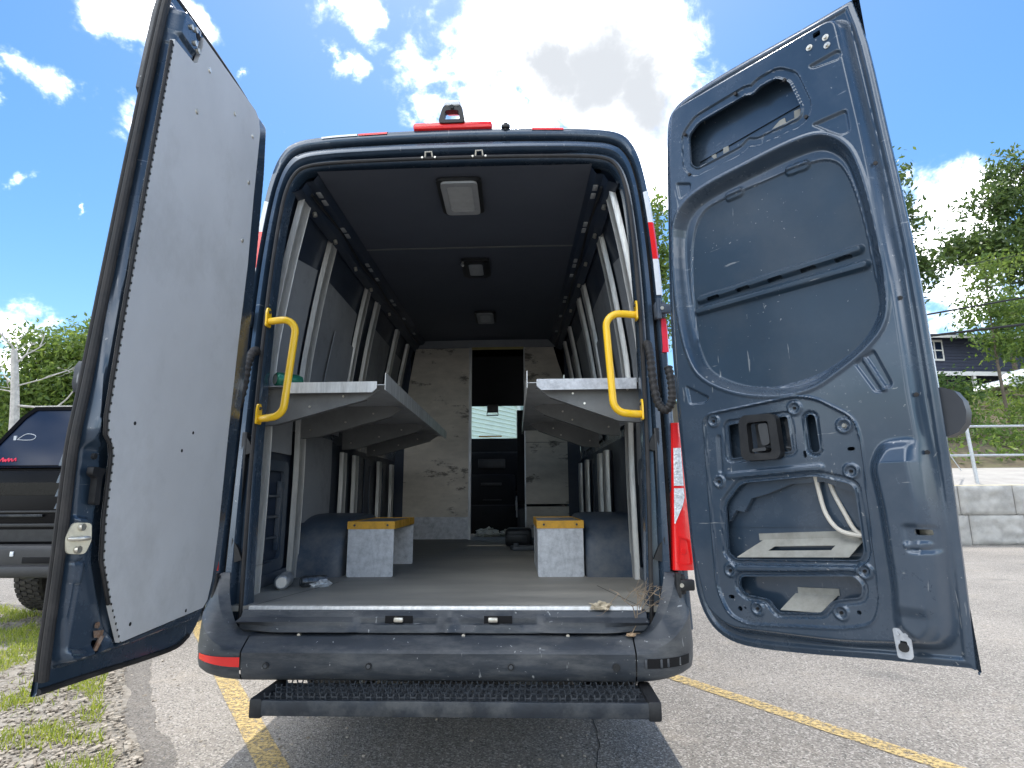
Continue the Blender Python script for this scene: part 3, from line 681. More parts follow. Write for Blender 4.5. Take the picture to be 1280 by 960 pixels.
# ---- shelves
def shelf(s, xw, xi, y0, y1):
    zt = 1.585
    b = MB(); b.box((s*xw, y0+.01, zt-.003), (s*xi, y1, zt)); root = b.build('folding_shelf', m_aluplate, van, xf=sh)
    # rear lip with rounded lower corners
    xo = s*xw if s > 0 else s*.70
    o = [(s*(xi+.040), zt+.012), (s*(xw-.03 if s > 0 else xw-.15), zt+.012-.0), (s*(xw-.03 if s > 0 else xw-.15), zt-.036), (s*(xi+.060), zt-.036), (s*(xi+.040), zt-.018)]
    b = MB(); b.prism(o, XZ, y0, y0+.004); b.build('shelf_lip', m_alu if s < 0 else m_galv, root, xf=sh, smooth=False)
    # inner side lip
    b = MB(); b.add([(s*xi, y0-.02, zt-.030), (s*xi, y1, zt-.030), (s*xi, y1, zt+.035), (s*xi, y0-.02, zt+.045), (s*(xi-.003), y0-.02, zt-.030), (s*(xi-.003), y1, zt-.030), (s*(xi-.003), y1, zt+.035), (s*(xi-.003), y0-.02, zt+.045)], [(0, 1, 2, 3), (7, 6, 5, 4), (0, 4, 5, 1), (3, 2, 6, 7), (0, 3, 7, 4), (1, 5, 6, 2)])
    b.build('shelf_edge', m_alu, root, xf=sh, smooth=False)
    for k, y in enumerate((y0+.05, .72, 1.50, 2.15)):
        if y > y1: continue
        d = 1 if k else 0
        o = [(s*xw, zt-.004), (s*xw, zt-.175), (s*(xw-.10), zt-.168), (s*(xi+.10), zt-.060), (s*(xi+.035), zt-.018), (s*(xi+.10), zt-.004)]
        b = MB(); b.prism(o, XZ, y, y+.004); b.add([(s*xw, y, zt-.175), (s*(xw-.10), y, zt-.168), (s*(xi+.10), y, zt-.060), (s*(xi+.10), y+.035, zt-.060), (s*(xw-.10), y+.035, zt-.168), (s*xw, y+.035, zt-.175)], [(0, 1, 4, 5), (1, 2, 3, 4)])
        g_ = b.build('shelf_bracket', m_brk, root, xf=sh, smooth=False)
        b = MB()
        for xx, zz in ((xw-.06, zt-.13), (xw-.06, zt-.03), (xw-.25, zt-.09), (xi+.2, zt-.045)): b.cyl((s*xx, y-.006, zz), (s*xx, y, zz), .005, 8)
        sep(b, 'rivet', m_steel, g_, xf=sh)
    return root
shelf(-1, .885, .285, .12, 2.35)
shelf(1, .835, .335, .12, 2.0)

# ---- bulkhead
BY = 3.42
CE = CZ(BY)
def sheet(name, pts, m, y, th, parent, label=None):
    b = MB(); b.prism(pts, XZ, y, y+th); o = b.build(name, m, parent, smooth=False, xf=sh)
    if label: o['label'] = label
    return o
sx = SH*BY
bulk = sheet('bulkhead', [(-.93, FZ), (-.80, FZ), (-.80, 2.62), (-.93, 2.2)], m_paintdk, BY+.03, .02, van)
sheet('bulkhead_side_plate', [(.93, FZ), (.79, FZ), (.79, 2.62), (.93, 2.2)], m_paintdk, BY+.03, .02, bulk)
sheet('bulkhead_board', [(-.895+.06, FZ+.01), (-.185, FZ+.01), (-.185, 2.60), (-.74, 2.60), (-.80, 2.25), (-.835, 1.9)], m_board, BY, .018, bulk, 'scraped and torn grey board')
sheet('bulkhead_board', [(.385, 1.02), (.80, 1.02), (.80, 1.62), (.385, 1.62)], m_board, BY, .018, bulk)
sheet('bulkhead_board', [(.385, FZ+.02), (.80, FZ+.02), (.80, .995), (.385, .995)], m_board, BY, .018, bulk)
sheet('bulkhead_board', [(.385, 1.625), (.80, 1.625), (.80, 2.2), (.72, 2.45), (.68, 2.60), (.385, 2.60)], m_board, BY, .018, bulk)
sheet('header_board', [(-.75, 2.603), (.70, 2.603), (.62, CE+.01), (-.66, CE+.01)], m_wallboard, BY-.01, .02, bulk)
sheet('kick_plate', [(-.835, FZ+.005), (-.186, FZ+.005), (-.186, .90), (-.835, .90)], m_galv, BY-.004, .003, bulk)
sheet('door_jamb', [(-.185, FZ), (-.160, FZ), (-.160, 2.60), (-.185, 2.60)], m_aluplate, BY-.02, .06, bulk)
sheet('door_jamb', [(.372, FZ), (.385, FZ), (.385, 2.60), (.372, 2.60)], m_aluplate, BY-.015, .05, bulk)
sheet('head_trim', [(-.165, 2.585), (.375, 2.585), (.375, 2.603), (-.165, 2.603)], mat('brass_trim', (.35, .30, .12), .5, .3), BY-.018, .04, bulk)
# ---- cab
b = MB()
b.add([(-.80, 3.6, 2.80), (.80, 3.6, 2.80), (.70, 4.95, 2.50), (-.70, 4.95, 2.50)], [(0, 1, 2, 3)])
b.add([(-.80, 3.6, 2.55), (.80, 3.6, 2.55), (.70, 4.90, 2.22), (-.70, 4.90, 2.22), (-.70, 4.95, 2.50), (.70, 4.95, 2.50)], [(0, 1, 2, 3), (3, 2, 5, 4)])
for s in (-1, 1):
    b.add([(s*.955, 3.6, .4), (s*.955, 3.6, 1.55), (s*.955, 5.9, 1.45), (s*.93, 6.2, 1.25), (s*.90, 6.7, 1.15), (s*.90, 6.75, .4)], [(0, 1, 2, 3, 4, 5)])
    b.add([(s*.955, 3.6, 1.55), (s*.955, 3.95, 1.55), (s*.80, 3.95, 2.62), (s*.82, 3.6, 2.80)], [(0, 1, 2, 3)])
    b.add([(s*.80, 3.6, 2.80), (s*.80, 3.6, 2.35), (s*.72, 4.9, 2.25), (s*.70, 4.95, 2.50)], [(0, 1, 2, 3)])
    b.add([(s*.72, 4.85, 2.28), (s*.955, 5.55, 1.50), (s*.955, 5.80, 1.46), (s*.70, 5.0, 2.32)], [(0, 1, 2, 3)])
b.add([(-.955, 5.9, 1.45), (.955, 5.9, 1.45), (.93, 6.2, 1.25), (-.93, 6.2, 1.25), (.90, 6.7, 1.15), (-.90, 6.7, 1.15), (.9, 6.75, .4), (-.9, 6.75, .4)], [(0, 1, 2, 3), (3, 2, 4, 5), (5, 4, 6, 7)])
b.build('cab_body', m_cab, van, xf=sh)
b = MB(); b.add([(-.70, 4.95, 2.45), (.70, 4.95, 2.45), (.90, 5.85, 1.47), (-.90, 5.85, 1.47)], [(0, 1, 2, 3)]); b.build('windscreen', m_glass, van, smooth=False, xf=sh)
b = MB(); b.add([(-.70, 4.96, 2.42), (.70, 4.96, 2.42), (.735, 5.10, 2.265), (-.735, 5.10, 2.265)], [(0, 1, 2, 3)]); b.build('sun_visor_band', m_tint, van, smooth=False, xf=sh)
dash = MB(); dash.box((-.9, 4.55, 1.15), (.9, 5.55, 1.62), .06, 3); dash.box((-.55, 4.75, 1.55), (.45, 5.5, 1.80), .04, 3); dash.box((-.28, 4.45, .80), (.28, 4.8, 1.35), .04)
d_ = dash.build('dashboard', m_cab, van, xf=sh)
b = MB(); b.box((-.16, 4.52, 1.42), (.16, 4.545, 1.53), .008); b.build('dash_vent', m_black, d_, xf=sh)
b = MB(); b.box((-.12, 4.435, 1.22), (.12, 4.45, 1.25), .004); b.box((-.10, 4.435, 1.05), (.12, 4.45, 1.06), .003); b.build('dash_trim', m_black, d_, xf=sh)
b = MB(); b.box((-.16, 4.6, 1.80), (.12, 4.62, 1.815), .004); b.build('dash_tray_edge', m_orange, d_, xf=sh)
b = MB(); b.box((-.07, 4.82, 2.13), (.07, 4.86, 2.235), .012); b.tube([(-.065, 4.84, 2.14), (-.075, 4.83, 2.095), (.07, 4.83, 2.095), (.065, 4.84, 2.14)], .008, 8); b.cyl((0, 4.86, 2.2), (0, 4.98, 2.33), .012); b.build('windscreen_camera', m_black, van, xf=sh)
b = MB(); b.box((-.85, 4.3, FZ-.02), (.85, 4.9, 1.0), .03); b.build('cab_footwell', m_cab, van, xf=sh)
# seat
seat = MB(); seat.box((.30, 3.75, 1.0), (.82, 4.30, 1.16), .06, 3)
seat.prism([(3.72, 1.05), (3.88, 1.06), (3.80, 1.82), (3.74, 1.96), (3.64, 1.98), (3.60, 1.86), (3.64, 1.40)], YZ, .30, .80)
se = seat.build('cab_seat', m_fabric, van, xf=sh)
b = MB(); b.box((.30, 3.72, FZ), (.76, 4.28, .98), .03); b.build('seat_base', m_black, se, xf=sh)
b = MB(); b.box((.285, 3.78, .88), (.30, 4.0, 1.10), .006); b.cyl((.28, 3.88, 1.0), (.30, 3.88, 1.0), .05); b.build('seat_lever', m_lampfr, se, xf=sh)

# ---- grab handles
def handle(s):
    zt, zb_, xo, xi = 1.855, 1.425, .800, .668
    yt, yb = .045, .025
    pts = [(s*xo, yt, zt), (s*(xo-.05), yt-.012, zt+.001)]
    for k in range(7):
        t = k/6*math.pi/2; pts.append((s*(xi+.055-.055*math.sin(t)), yt-.02, zt-.055+.055*math.cos(t)))
    for k in range(7):
        t = k/6*math.pi/2; pts.append((s*(xi+.055-.055*math.cos(t)+(.012)), yb-.03, zb_+.055-.055*math.sin(t)))
    pts += [(s*(xo-.04), yb-.012, zb_), (s*xo, yb, zb_)]
    b = MB(); b.tube(pts, .0155, 16); h = b.build('grab_handle', m_yellow, van)
    for z, up in ((zt, 1), (zb_, 1)):
        b = MB(); o = [(-.022, -.024), (.022, -.024), (.022, .04), (.012, .062), (-.012, .062), (-.022, .04)]
        yy = yt if z == zt else yb
        b.prism(rpoly(o, .008), lambda a, c_, n: (n, yy+a, z+c_), s*(xo+.004), s*(xo-.003)); f_ = b.build('handle_flange', m_yellow, h)
        MB().cyl((s*(xo-.009), yy, z+.043), (s*xo, yy, z+.043), .007, 10).build('flange_bolt', m_darksteel, f_)
    return h
handle(1); handle(-1)

# ---- step
st = MB()
SX0, SX1, SY0, SY1, SZ0, SZ1 = -.575, .735, -.30, -.11, .392, .440
st.box((SX0, SY0, SZ0), (SX1, SY0+.012, SZ1), .003); st.box((SX0, SY1-.01, SZ0), (SX1, SY1, SZ1-.01), .003)
step = st.build('rear_step', m_darksteel, van)
for s, x in ((-1, SX0), (1, SX1)):
    b = MB(); b.box((x-.022, SY0-.003, SZ0-.008), (x+.022, SY1+.02, SZ1+.006), .008, rot=Matrix.Rotation(0, 3, 'Z')); b.build('end_cap', m_black, step)
b = MB(); nt_ = 33
for r_ in range(4):
    y = SY0+.018+r_*.045
    for i in range(nt_):
        x = SX0+.03+(SX1-SX0-.06)*(i+.5*(r_ % 2))/nt_
        z = SZ1-.004
        b.tube([(x-.009, y, z), (x-.008, y, z+.013), (x-.011, y, z+.022)], .0028, 5); b.tube([(x+.009, y, z), (x+.008, y, z+.013), (x+.011, y, z+.022)], .0028, 5)
        b.box((x-.010, y-.003, z+.009), (x+.010, y+.003, z+.013))
for r_ in range(6): y = SY0+.014+r_*.034; b.box((SX0+.02, y-.002, SZ1-.022), (SX1-.02, y+.002, SZ1-.001))
b.build('step_grating', mat('worn_step_metal', (.055, .062, .072), .4, .4, 0, .3, 40), step, smooth=False)
for x in (-.28, .56):
    b = MB(); b.box((x-.03, SY0+.012, SZ0-.0), (x+.03, .5, SZ0+.03), .004); b.box((x-.006, SY1, SZ0), (x+.006, SY1+.06, .47), .001); b.build('step_bracket', m_steel if x < 0 else m_darksteel, step)

# ---- wheels
def wheel(x, y, r=.345, w=.22):
    s = 1 if x > 0 else -1
    b = MB(); n = 48; prof_ = [(-w/2, r*.62), (-w/2, r*.90), (-w/2+.02, r*.985), (-w*.3, r), (-w*.3, r-.012), (-w*.22, r-.012), (-w*.22, r), (-.01, r), (-.01, r-.012), (.01, r-.012), (.01, r), (w*.22, r), (w*.22, r-.012), (w*.3, r-.012), (w*.3, r), (w/2-.02, r*.985), (w/2, r*.90), (w/2, r*.62)]
    b.sweep(lambda a: [(px_, rr*math.cos(a), rr*math.sin(a)) for px_, rr in prof_], np.linspace(0, 2*math.pi, n+1))
    o = b.build('wheel', m_rubber, van); o.location = (x, y, r)
    b = MB(); b.cyl((-w*.35, 0, 0), (w*.38, 0, 0), r*.62, 32); b.cyl((w*.38, 0, 0), (w*.45, 0, 0), r*.2, 16); q = b.build('rim', m_aluplate, o)
    return o
for x, y in ((-.83, 1.3), (.80, 1.3), (-.95, 5.0), (.62, 5.0)): wheel(x, y)

# ---- tail lamps (right and left)
def tlamp(s):
    root = None; dx = .022 if s < 0 else 0
    z0, z1 = .815, 1.388
    def row(z):
        k = (z-z0)/(z1-z0); xo = .972-.010*k; xi = .885+.032*k+dx
        y0 = lean(z)-.006
        return [(s*xi, y0+.03, z), (s*xi, y0, z), (s*(xi+.006), y0-.007, z), (s*(xi+(xo-xi)*.55), y0-.010, z), (s*(xo-.012), y0-.004, z), (s*xo, y0+.012, z), (s*(xo+.002), y0+.11, z)]
    zs = np.linspace(z0, z1, 14)
    b = MB(); b.sweep(row, zs); r0, r1 = row(z0), row(z1); b.add(r0, [tuple(range(7))]); b.add(r1, [tuple(range(7))]); root = b.build('tail_lamp', m_red, van)
    # clear chambers with a slanting lower edge
    def rowc(z, off=.003):
        r_ = row(z); k = 0
        hi = .80
        if z < 1.09: hi = .80*max(.08, (z-.985)/(1.09-.985))
        P0, P1 = Vector(r_[2]), Vector(r_[4]); mid = Vector(r_[3])
        def L_(t): return (P0.lerp(mid, t/.55) if t < .55 else mid.lerp(P1, (t-.55)/.45))+Vector((0, -off, 0))
        return [tuple(L_(t)) for t in np.linspace(.0, hi, 5)]
    b = MB(); b.sweep(rowc, np.linspace(.990, 1.125, 9)); b.build('reversing_lens', m_clear, root)
    b = MB(); b.sweep(rowc, np.linspace(1.135, 1.285, 6)); b.build('indicator_lens', m_clear, root)
    b = MB(); yy = lean(.9)-.022
    b.frame(rpoly([(s*.900, .835), (s*.960, .835), (s*.955, .93), (s*.91, .945)], .012), rpoly([(s*.905, .84), (s*.955, .84), (s*.95, .925), (s*.915, .938)], .01), XZ, yy+.006, yy+.002); b.cyl((s*.928, yy+.012, .885), (s*.928, yy+.001, .885), .010); b.build('lamp_bulb_ring', m_red, root)
    return root
tlamp(1); tlamp(-1)
for s in (-1, 1):
    zz = np.linspace(1.69, 1.84, 6)
    b = MB(); b.sweep(lambda z: [(s*(.902+.004*ss(1.69, 1.72, z)), lean(z)-.002, z), (s*.906, lean(z)-.008, z), (s*.928, lean(z)-.006, z), (s*(.935-.006*ss(1.80, 1.84, z)), lean(z)+.01, z)], zz); b.build('side_reflector', m_pink, van)
    for z in (1.875, .765):
        b = MB(); b.box((s*.880, lean(z)-.03, z-.035), (s*.925, lean(z)+.02, z+.035), .006); b.cyl((s*.893, lean(z)-.038, z-.045), (s*.893, lean(z)-.038, z+.045), .011); b.box((s*.90, lean(z)-.045, z-.02), (s*.955, lean(z)-.02, z+.02), .006)
        h_ = b.build('door_hinge', m_paintin if z > 1 else m_black, van)
        MB().cyl((s*.905, lean(z)-.048, z), (s*.905, lean(z)-.03, z), .008, 10).build('hinge_bolt', m_steel, h_)
    # corrugated conduit looping to the door
    pts = cr([(s*.835, .03, 1.72), (s*.832, -.01, 1.70), (s*.834, -.035, 1.64), (s*.838, -.045, 1.55), (s*.848, -.065, 1.46), (s*.872, -.09, 1.425), (s*.895, -.10, 1.46), (s*.900, -.09, 1.53), (s*.895, -.07, 1.60)], 14)
    rs = [.0155+(.0022 if (i//2) % 2 else -.0012)*(1 if i > 12 else 0)+(.004 if i < 10 else 0) for i in range(len(pts))]
    b = MB(); b.tube(pts, .015, 14, rs=rs); b.build('cable_conduit', m_rubber, van, ang=80)
# trim pieces on the pillar below the conduit
for s in (-1, 1):
    b = MB(); b.box((s*.845, lean(1.2)+.0, .83), (s*.868, lean(1.2)+.035, 1.37), .006)
    for z in (.90, 1.33): b.prism([(s*.815, z-.045), (s*.862, z-.06), (s*.862, z+.04), (s*.835, z)], XZ, lean(z)-.004, lean(z)+.012)
    b.build('pillar_trim', m_black, van)

# =================================================================== REAR DOORS
def sdf(P, poly):
    poly = np.asarray(poly, float); n = len(poly); d = np.full(len(P), 1e9); s = np.ones(len(P))
    for i in range(n):
        a = poly[i]; b_ = poly[i-1]; e = b_-a; w = P-a
        t = np.clip((w@e)/(e@e+1e-12), 0, 1); q = w-t[:, None]*e; d = np.minimum(d, (q**2).sum(1))
        c1 = P[:, 1] >= a[1]; c2 = P[:, 1] < b_[1]; c3 = e[0]*w[:, 1] > e[1]*w[:, 0]
        allc = c1 & c2 & c3; nonec = (~c1) & (~c2) & (~c3); s = np.where(allc | nonec, -s, s)
    return s*np.sqrt(d)
def sst(a, b_, x): t = np.clip((x-a)/(b_-a), 0, 1); return t*t*(3-2*t)
def crp(pts, n=4): return [(p.x, p.y) for p in cr([(a, b_, 0) for a, b_ in pts], n, True)]
def door_mesh(name, outline, holes, height, side, m, skin=-.007, step=.003, flat=None, box=(-.01, .97, -.06, 2.05)):
    o = np.array(outline)
    def D(P):
        d = sdf(P, o)
        for h in holes: d = np.maximum(d, -sdf(P, np.array(h)))
        return d
    nx = int((box[1]-box[0])/step)+1; nz = int((box[3]-box[2])/step)+1
    gx = box[0]+np.arange(nx)*step; gz = box[2]+np.arange(nz)*step
    X, Z = np.meshgrid(gx, gz); P = np.stack([X.ravel(), Z.ravel()], 1)
    cc_ = np.stack(np.meshgrid(gx[:-1]+step/2, gz[:-1]+step/2), -1).reshape(-1, 2)
    inside = (D(cc_) < 0).reshape(nz-1, nx-1)
    ji, ii = np.nonzero(inside)
    v00 = ji*nx+ii; quads = np.stack([v00, v00+1, v00+nx+1, v00+nx], 1)
    cnt = np.zeros(nx*nz, int); np.add.at(cnt, quads.ravel(), 1)
    bv = np.nonzero((cnt > 0) & (cnt < 4))[0]
    for _ in range(3):
        p = P[bv]; e = 1e-4; d0 = D(p); gxn = (D(p+[e, 0])-d0)/e; gzn = (D(p+[0, e])-d0)/e
        g2 = np.maximum(gxn**2+gzn**2, .25); st_ = np.clip(d0/g2, -step, step)
        P[bv] = p-np.stack([gxn*st_, gzn*st_], 1)
    # relax the ragged rings next to the outline so the cut edges stay clean
    allE = np.concatenate([quads[:, [0, 1]], quads[:, [1, 2]], quads[:, [2, 3]], quads[:, [3, 0]]]); allE.sort(1)
    uE, uc = np.unique(allE, axis=0, return_counts=True); bE = uE[uc == 1]
    isb = np.zeros(len(P), bool); isb[bE.ravel()] = True
    near = (cnt > 0) & ~isb & (np.abs(D(P)) < 2.6*step); nid = np.nonzero(near)[0]; bid = np.nonzero(isb)[0]
    def avg(E):
        acc = np.zeros_like(P); k = np.zeros(len(P))
        for a, b_ in ((0, 1), (1, 0)): np.add.at(acc, E[:, a], P[E[:, b_]]); np.add.at(k, E[:, a], 1)
        return acc/np.maximum(k, 1)[:, None]
    for _ in range(5):
        A = avg(bE); P[bid] = .5*P[bid]+.5*A[bid]
        for _k in range(2):
            p = P[bid]; e = 1e-4; d0 = D(p); gxn = (D(p+[e, 0])-d0)/e; gzn = (D(p+[0, e])-d0)/e
            st_ = np.clip(d0/np.maximum(gxn**2+gzn**2, .25), -step, step); P[bid] = p-np.stack([gxn*st_, gzn*st_], 1)
        A = avg(uE); P[nid] = .4*P[nid]+.6*A[nid]
    Hn = height(P)
    used = np.unique(quads.ravel()); remap = -np.ones(nx*nz, int); remap[used] = np.arange(len(used))
    V = [(P[i, 0], P[i, 1], Hn[i]) for i in used]; Q = remap[quads]
    edges = {}
    for q in Q:
        for k in range(4):
            a, b_ = int(q[k]), int(q[(k+1) % 4]); key = (min(a, b_), max(a, b_)); edges[key] = None if key in edges else (a, b_)
    be = [e for e in edges.values() if e]
    Pu = P[used]; do = sdf(Pu, o)
    low = {}; F = [tuple(map(int, q)) for q in Q]
    for a, b_ in be:
        for k in (a, b_):
            if k not in low:
                n2 = skin if abs(do[k]) < .0035 else max(V[k][2]-.010, -.0065)
                low[k] = len(V); V.append((V[k][0], V[k][1], n2))
        F.append((b_, a, low[a], low[b_]))
    # outer skin, coarse polygon
    st0 = len(V); on = [tuple(p) for p in outline]
    V += [(a, b_, skin) for a, b_ in on]; F.append(tuple(range(st0, len(V))))
    V += [(a, b_, skin+.0015) for a, b_ in on]; F.append(tuple(range(st0+len(on), len(V))))
    me = bpy.data.meshes.new(name)
    me.from_pydata([dl(side, s_, h_, n_) for s_, h_, n_ in V], [], F if side < 0 else [f[::-1] for f in F])
    me.polygons.foreach_set('use_smooth', [True]*len(me.polygons)); me.set_sharp_from_angle(angle=R(38))
    me.materials.append(m)
    if flat:
        me.materials.append(flat[1]); cen = P[quads].mean(1); ins = sdf(cen, np.array(flat[0])) < -.003
        mi = np.zeros(len(me.polygons), int); mi[:len(quads)] = ins; me.polygons.foreach_set('material_index', mi.tolist())
    ob = bpy.data.objects.new(name, me); COL.objects.link(ob); ob.parent = van
    th = math.pi-(1.6404 if side < 0 else .8644)
    ob.location = (side*HX, -.03, ZB); ob.rotation_euler = (0, 0, th if side > 0 else -th)
    return ob
def dl(side, s, h, n): return (-s*side, n+LEAN*h, h)
def DF(side): return lambda a, b_, n: dl(side, a, b_, n)

# ---------------- right door (bare inner steel)
R_OUT = crp([(0.868, 1.962), (0.875, 1.962), (0.70, 1.970), (0.45, 1.986), (0.27, 1.985), (0.205, 1.965), (0.172, 1.92), (0.152, 1.78), (0.122, 1.45), (0.096, 1.127), (0.089, .81), (0.091, .5), (0.095, .22), (0.102, .10), (0.135, .018), (0.19, -.028), (0.278, -.045), (0.454, -.033), (0.683, -.006), (0.895, .016), (.905, .02), (.915, .283), (.923, .572), (.924, .80), (.921, 1.157), (.906, 1.485), (.890, 1.80)], 3)
PAN = rpoly([(.845, 1.92), (.21, 1.945), (.178, 1.75), (.135, 1.2), (.118, .8), (.118, .25), (.15, .06), (.24, .0), (.60, .02), (.875, .06), (.895, .36), (.886, .70), (.888, 1.07), (.870, 1.50)], .05, 5)
REC = crp([(.172, 1.30), (.189, 1.455), (.238, 1.528), (.337, 1.558), (.50, 1.566), (.649, 1.567), (.742, 1.548), (.803, 1.485), (.830, 1.395), (.846, 1.24), (.852, 1.05), (.835, .935), (.775, .865), (.680, .805), (.607, .774), (.505, .768), (.368, .798), (.25, .865), (.2, .954), (.176, 1.10)], 4)
FLR = crp([(.218, 1.30), (.243, 1.424), (.288, 1.490), (.364, 1.508), (.52, 1.507), (.663, 1.503), (.745, 1.480), (.785, 1.414), (.808, 1.276), (.818, 1.09), (.818, .98), (.77, .900), (.695, .848), (.60, .812), (.463, .802), (.330, .835), (.250, .895), (.218, .965), (.210, 1.10)], 4)
TOP = rpoly([(.290, 1.790), (.332, 1.818), (.520, 1.820), (.548, 1.806), (.575, 1.820), (.632, 1.817), (.672, 1.778), (.698, 1.670), (.690, 1.643), (.545, 1.650), (.515, 1.668), (.485, 1.650), (.310, 1.648), (.284, 1.679)], .012, 3)
HH = rpoly([(.319, .689), (.527, .697), (.530, .586), (.317, .575)], .01, 3)
SLOT = capsule((.598, .680), (.600, .592), .0145)
BIG = rpoly([(.278, .422), (.343, .490), (.592, .507), (.696, .479), (.698, .290), (.684, .268), (.295, .241), (.270, .257)], .022, 4)
BOT = rpoly([(.306, .185), (.662, .221), (.681, .200), (.675, .165), (.614, .152), (.588, .142), (.562, .108), (.42, .088), (.396, .125), (.319, .130), (.298, .15)], .016, 4)
SMALL = [capsule((.698, .582), (.708, .582), .0055), capsule((.569, .580), (.569, .568), .005), capsule((.262, .116), (.272, .117), .006), capsule((.294, .082), (.2945, .082), .008), capsule((.313, .087), (.3135, .087), .004), capsule((.664, .123), (.6645, .123), .006), rpoly([(.763, 1.871), (.785, 1.871), (.785, 1.889), (.763, 1.889)], .003, 2), rpoly([(.842, .347), (.874, .345), (.874, .360), (.842, .362)], .004, 2)]
SMALL += [capsule((a-.020, 1.158), (a+.020, 1.159), .0055) for a in (.297, .413, .528, .636, .742)]
BOSS = [(.555, .719), (.268, .708), (.693, .650), (.695, .518), (.265, .498), (.273, .202), (.694, .239), (.357, .091), (.616, .116)]
PLATE = rpoly([(.235, .729), (.567, .752), (.625, .736), (.722, .668), (.732, .60), (.722, .164), (.70, .100), (.62, .076), (.32, .040), (.255, .060), (.222, .14), (.228, .45)], .035, 5)
RC = [rpoly([(.721, 1.597), (.825, 1.592), (.826, 1.517), (.797, 1.519), (.770, 1.545)], .012, 3), rpoly([(.736, 1.792), (.826, 1.792), (.837, 1.774), (.826, 1.759), (.749, 1.776)], .01, 3),
      rpoly([(.215, 1.629), (.280, 1.600), (.269, 1.569), (.222, 1.557)], .012, 3), rpoly([(.171, .849), (.265, .793), (.246, .774), (.180, .776)], .01, 3), rpoly([(.744, .828), (.801, .858), (.836, .749), (.791, .731)], .012, 3), capsule((.280, .650), (.275, .535), .008)]
BULGE = rpoly([(.785, .600), (.872, .605), (.880, .418), (.872, .222), (.860, .100), (.813, .050), (.750, .095), (.760, .211), (.758, .416), (.748, .53)], .03, 4)
def r_height(P):
    do = sdf(P, R_OUT); dp = sdf(P, PAN)
    n = .003+.005*sst(-.002, -.014, do)-.005*sst(-.016, -.028, do)+.053*sst(.008, -.022, dp)
    dr = sdf(P, REC); n = n-.043*sst(.004, -.030, dr)+.0035*sst(.016, .008, dr)*sst(-.004, .004, dr)*(dp < -.01)
    df = sdf(P, FLR); n = n-.006*sst(.003, -.003, df)
    for s0, z0, s1, z1 in ((.241, 1.166, .786, 1.172), (.230, 1.124, .797, 1.120)):
        d = sdf(P, np.array(capsule((s0, z0), (s1, z1), .004))); n = n+.016*sst(.014, .002, d)
    for a, b_, w in (((.40, 1.507), (.44, 1.507), .014), ((.62, 1.504), (.67, 1.50), .014)):
        d = sdf(P, np.array(capsule(a, b_, w))); n = n+.008*sst(.004, -.003, d)
    for h, w in ((TOP, .030), (HH, .014), (BIG, .016), (BOT, .014), (SLOT, .008)):
        d = sdf(P, np.array(h)); n = n-.0075*sst(w+.004, w, d)+.005*sst(.007, .003, d)
    dpl = sdf(P, PLATE); n = n-.007*sst(.003, -.003, dpl)+.003*sst(.009, .004, dpl)*sst(-.002, .003, dpl)
    for r_ in RC: d = sdf(P, np.array(r_)); n = n-.007*sst(.003, -.006, d)
    d = sdf(P, np.array(capsule((.775, .832), (.812, .742), .004))); n = n+.006*sst(.006, .0, d)
    for a, b_, w in (((.304, .516), (.609, .531), .004), ((.303, .212), (.665, .240), .003)):
        d = sdf(P, np.array(capsule(a, b_, w))); n = n+.006*sst(.012, .001, d)
    for a, b_ in BOSS:
        r = np.hypot(P[:, 0]-a, P[:, 1]-b_); n = n+.005*sst(.025, .020, r)-.006*sst(.016, .011, r)
    db = sdf(P, BULGE); top = sst(.60, .52, P[:, 1]); n = n+.036*sst(.004, -.030, db)*(.06+.94*np.clip((.612-P[:, 1])/.075, 0, 1))
    n = n-.012*sst(.165, .13, P[:, 1])*sst(.004, -.030, db)
    d = sdf(P, np.array(rpoly([(.815, .375), (.885, .372), (.885, .300), (.820, .300)], .015))); n = n-.010*sst(.004, -.010, d)
    d = sdf(P, np.array(capsule((.825, .318), (.862, .321), .004))); n = n+.007*sst(.008, .0, d)
    n = n-.008*sst(.025, .0, np.abs(P[:, 0]-.16-.02*np.sin(P[:, 1]*2)))*(P[:, 1] < .7)*(dp < -.01)*0
    return n
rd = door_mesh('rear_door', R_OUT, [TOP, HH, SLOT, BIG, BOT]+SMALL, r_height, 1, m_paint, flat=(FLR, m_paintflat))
rd['label'] = 'right rear door with bare inner steel, openings and no lining'
F1 = DF(1)
def dsub(name, mb, m, par, **k): return mb.build(name, m, par, **k)
# ribs on the skin seen through the holes
b = MB(); b.prism([(.22, .34), (.75, .36), (.75, .365), (.22, .345)], F1, -.004, -.003); b.prism([(.29, 1.70), (.70, 1.72), (.70, 1.735), (.29, 1.715)], F1, -.004, .0); b.prism([(.27, .36), (.30, .40), (.33, .395), (.36, .44), (.42, .455), (.50, .485), (.60, .49), (.70, .45), (.70, .52), (.27, .52)], F1, .0, .02)
sep(b, 'door_stiffener', m_paint, rd)
m_dusty = mat('dusty_bracket_steel', (.27, .27, .245), .6, .1, 0, .15, 12, .03, 60, (.17, .16, .14), .6, 14)
FB = lambda a, c_, n: F1(a, .246+.075*(a-.3)+c_*.052+n, .044-c_*.047)
b = MB(); b.frame([(.30, 0), (.40, 0), (.50, 0), (.655, 0), (.690, 1), (.55, 1), (.45, 1), (.375, 1)], [(.40, .35), (.43, .35), (.50, .35), (.60, .35), (.61, .62), (.55, .62), (.45, .62), (.42, .62)], FB, 0, .002)
b.prism([(.36, 1), (.69, 1), (.69, 1.05), (.36, 1.05)], lambda a, c_, n: F1(a, .246+.075*(a-.3)+.052+n, -.003-(c_-1)*.05), 0, .022)
dsub('inner_bracket', b, m_dusty, rd)
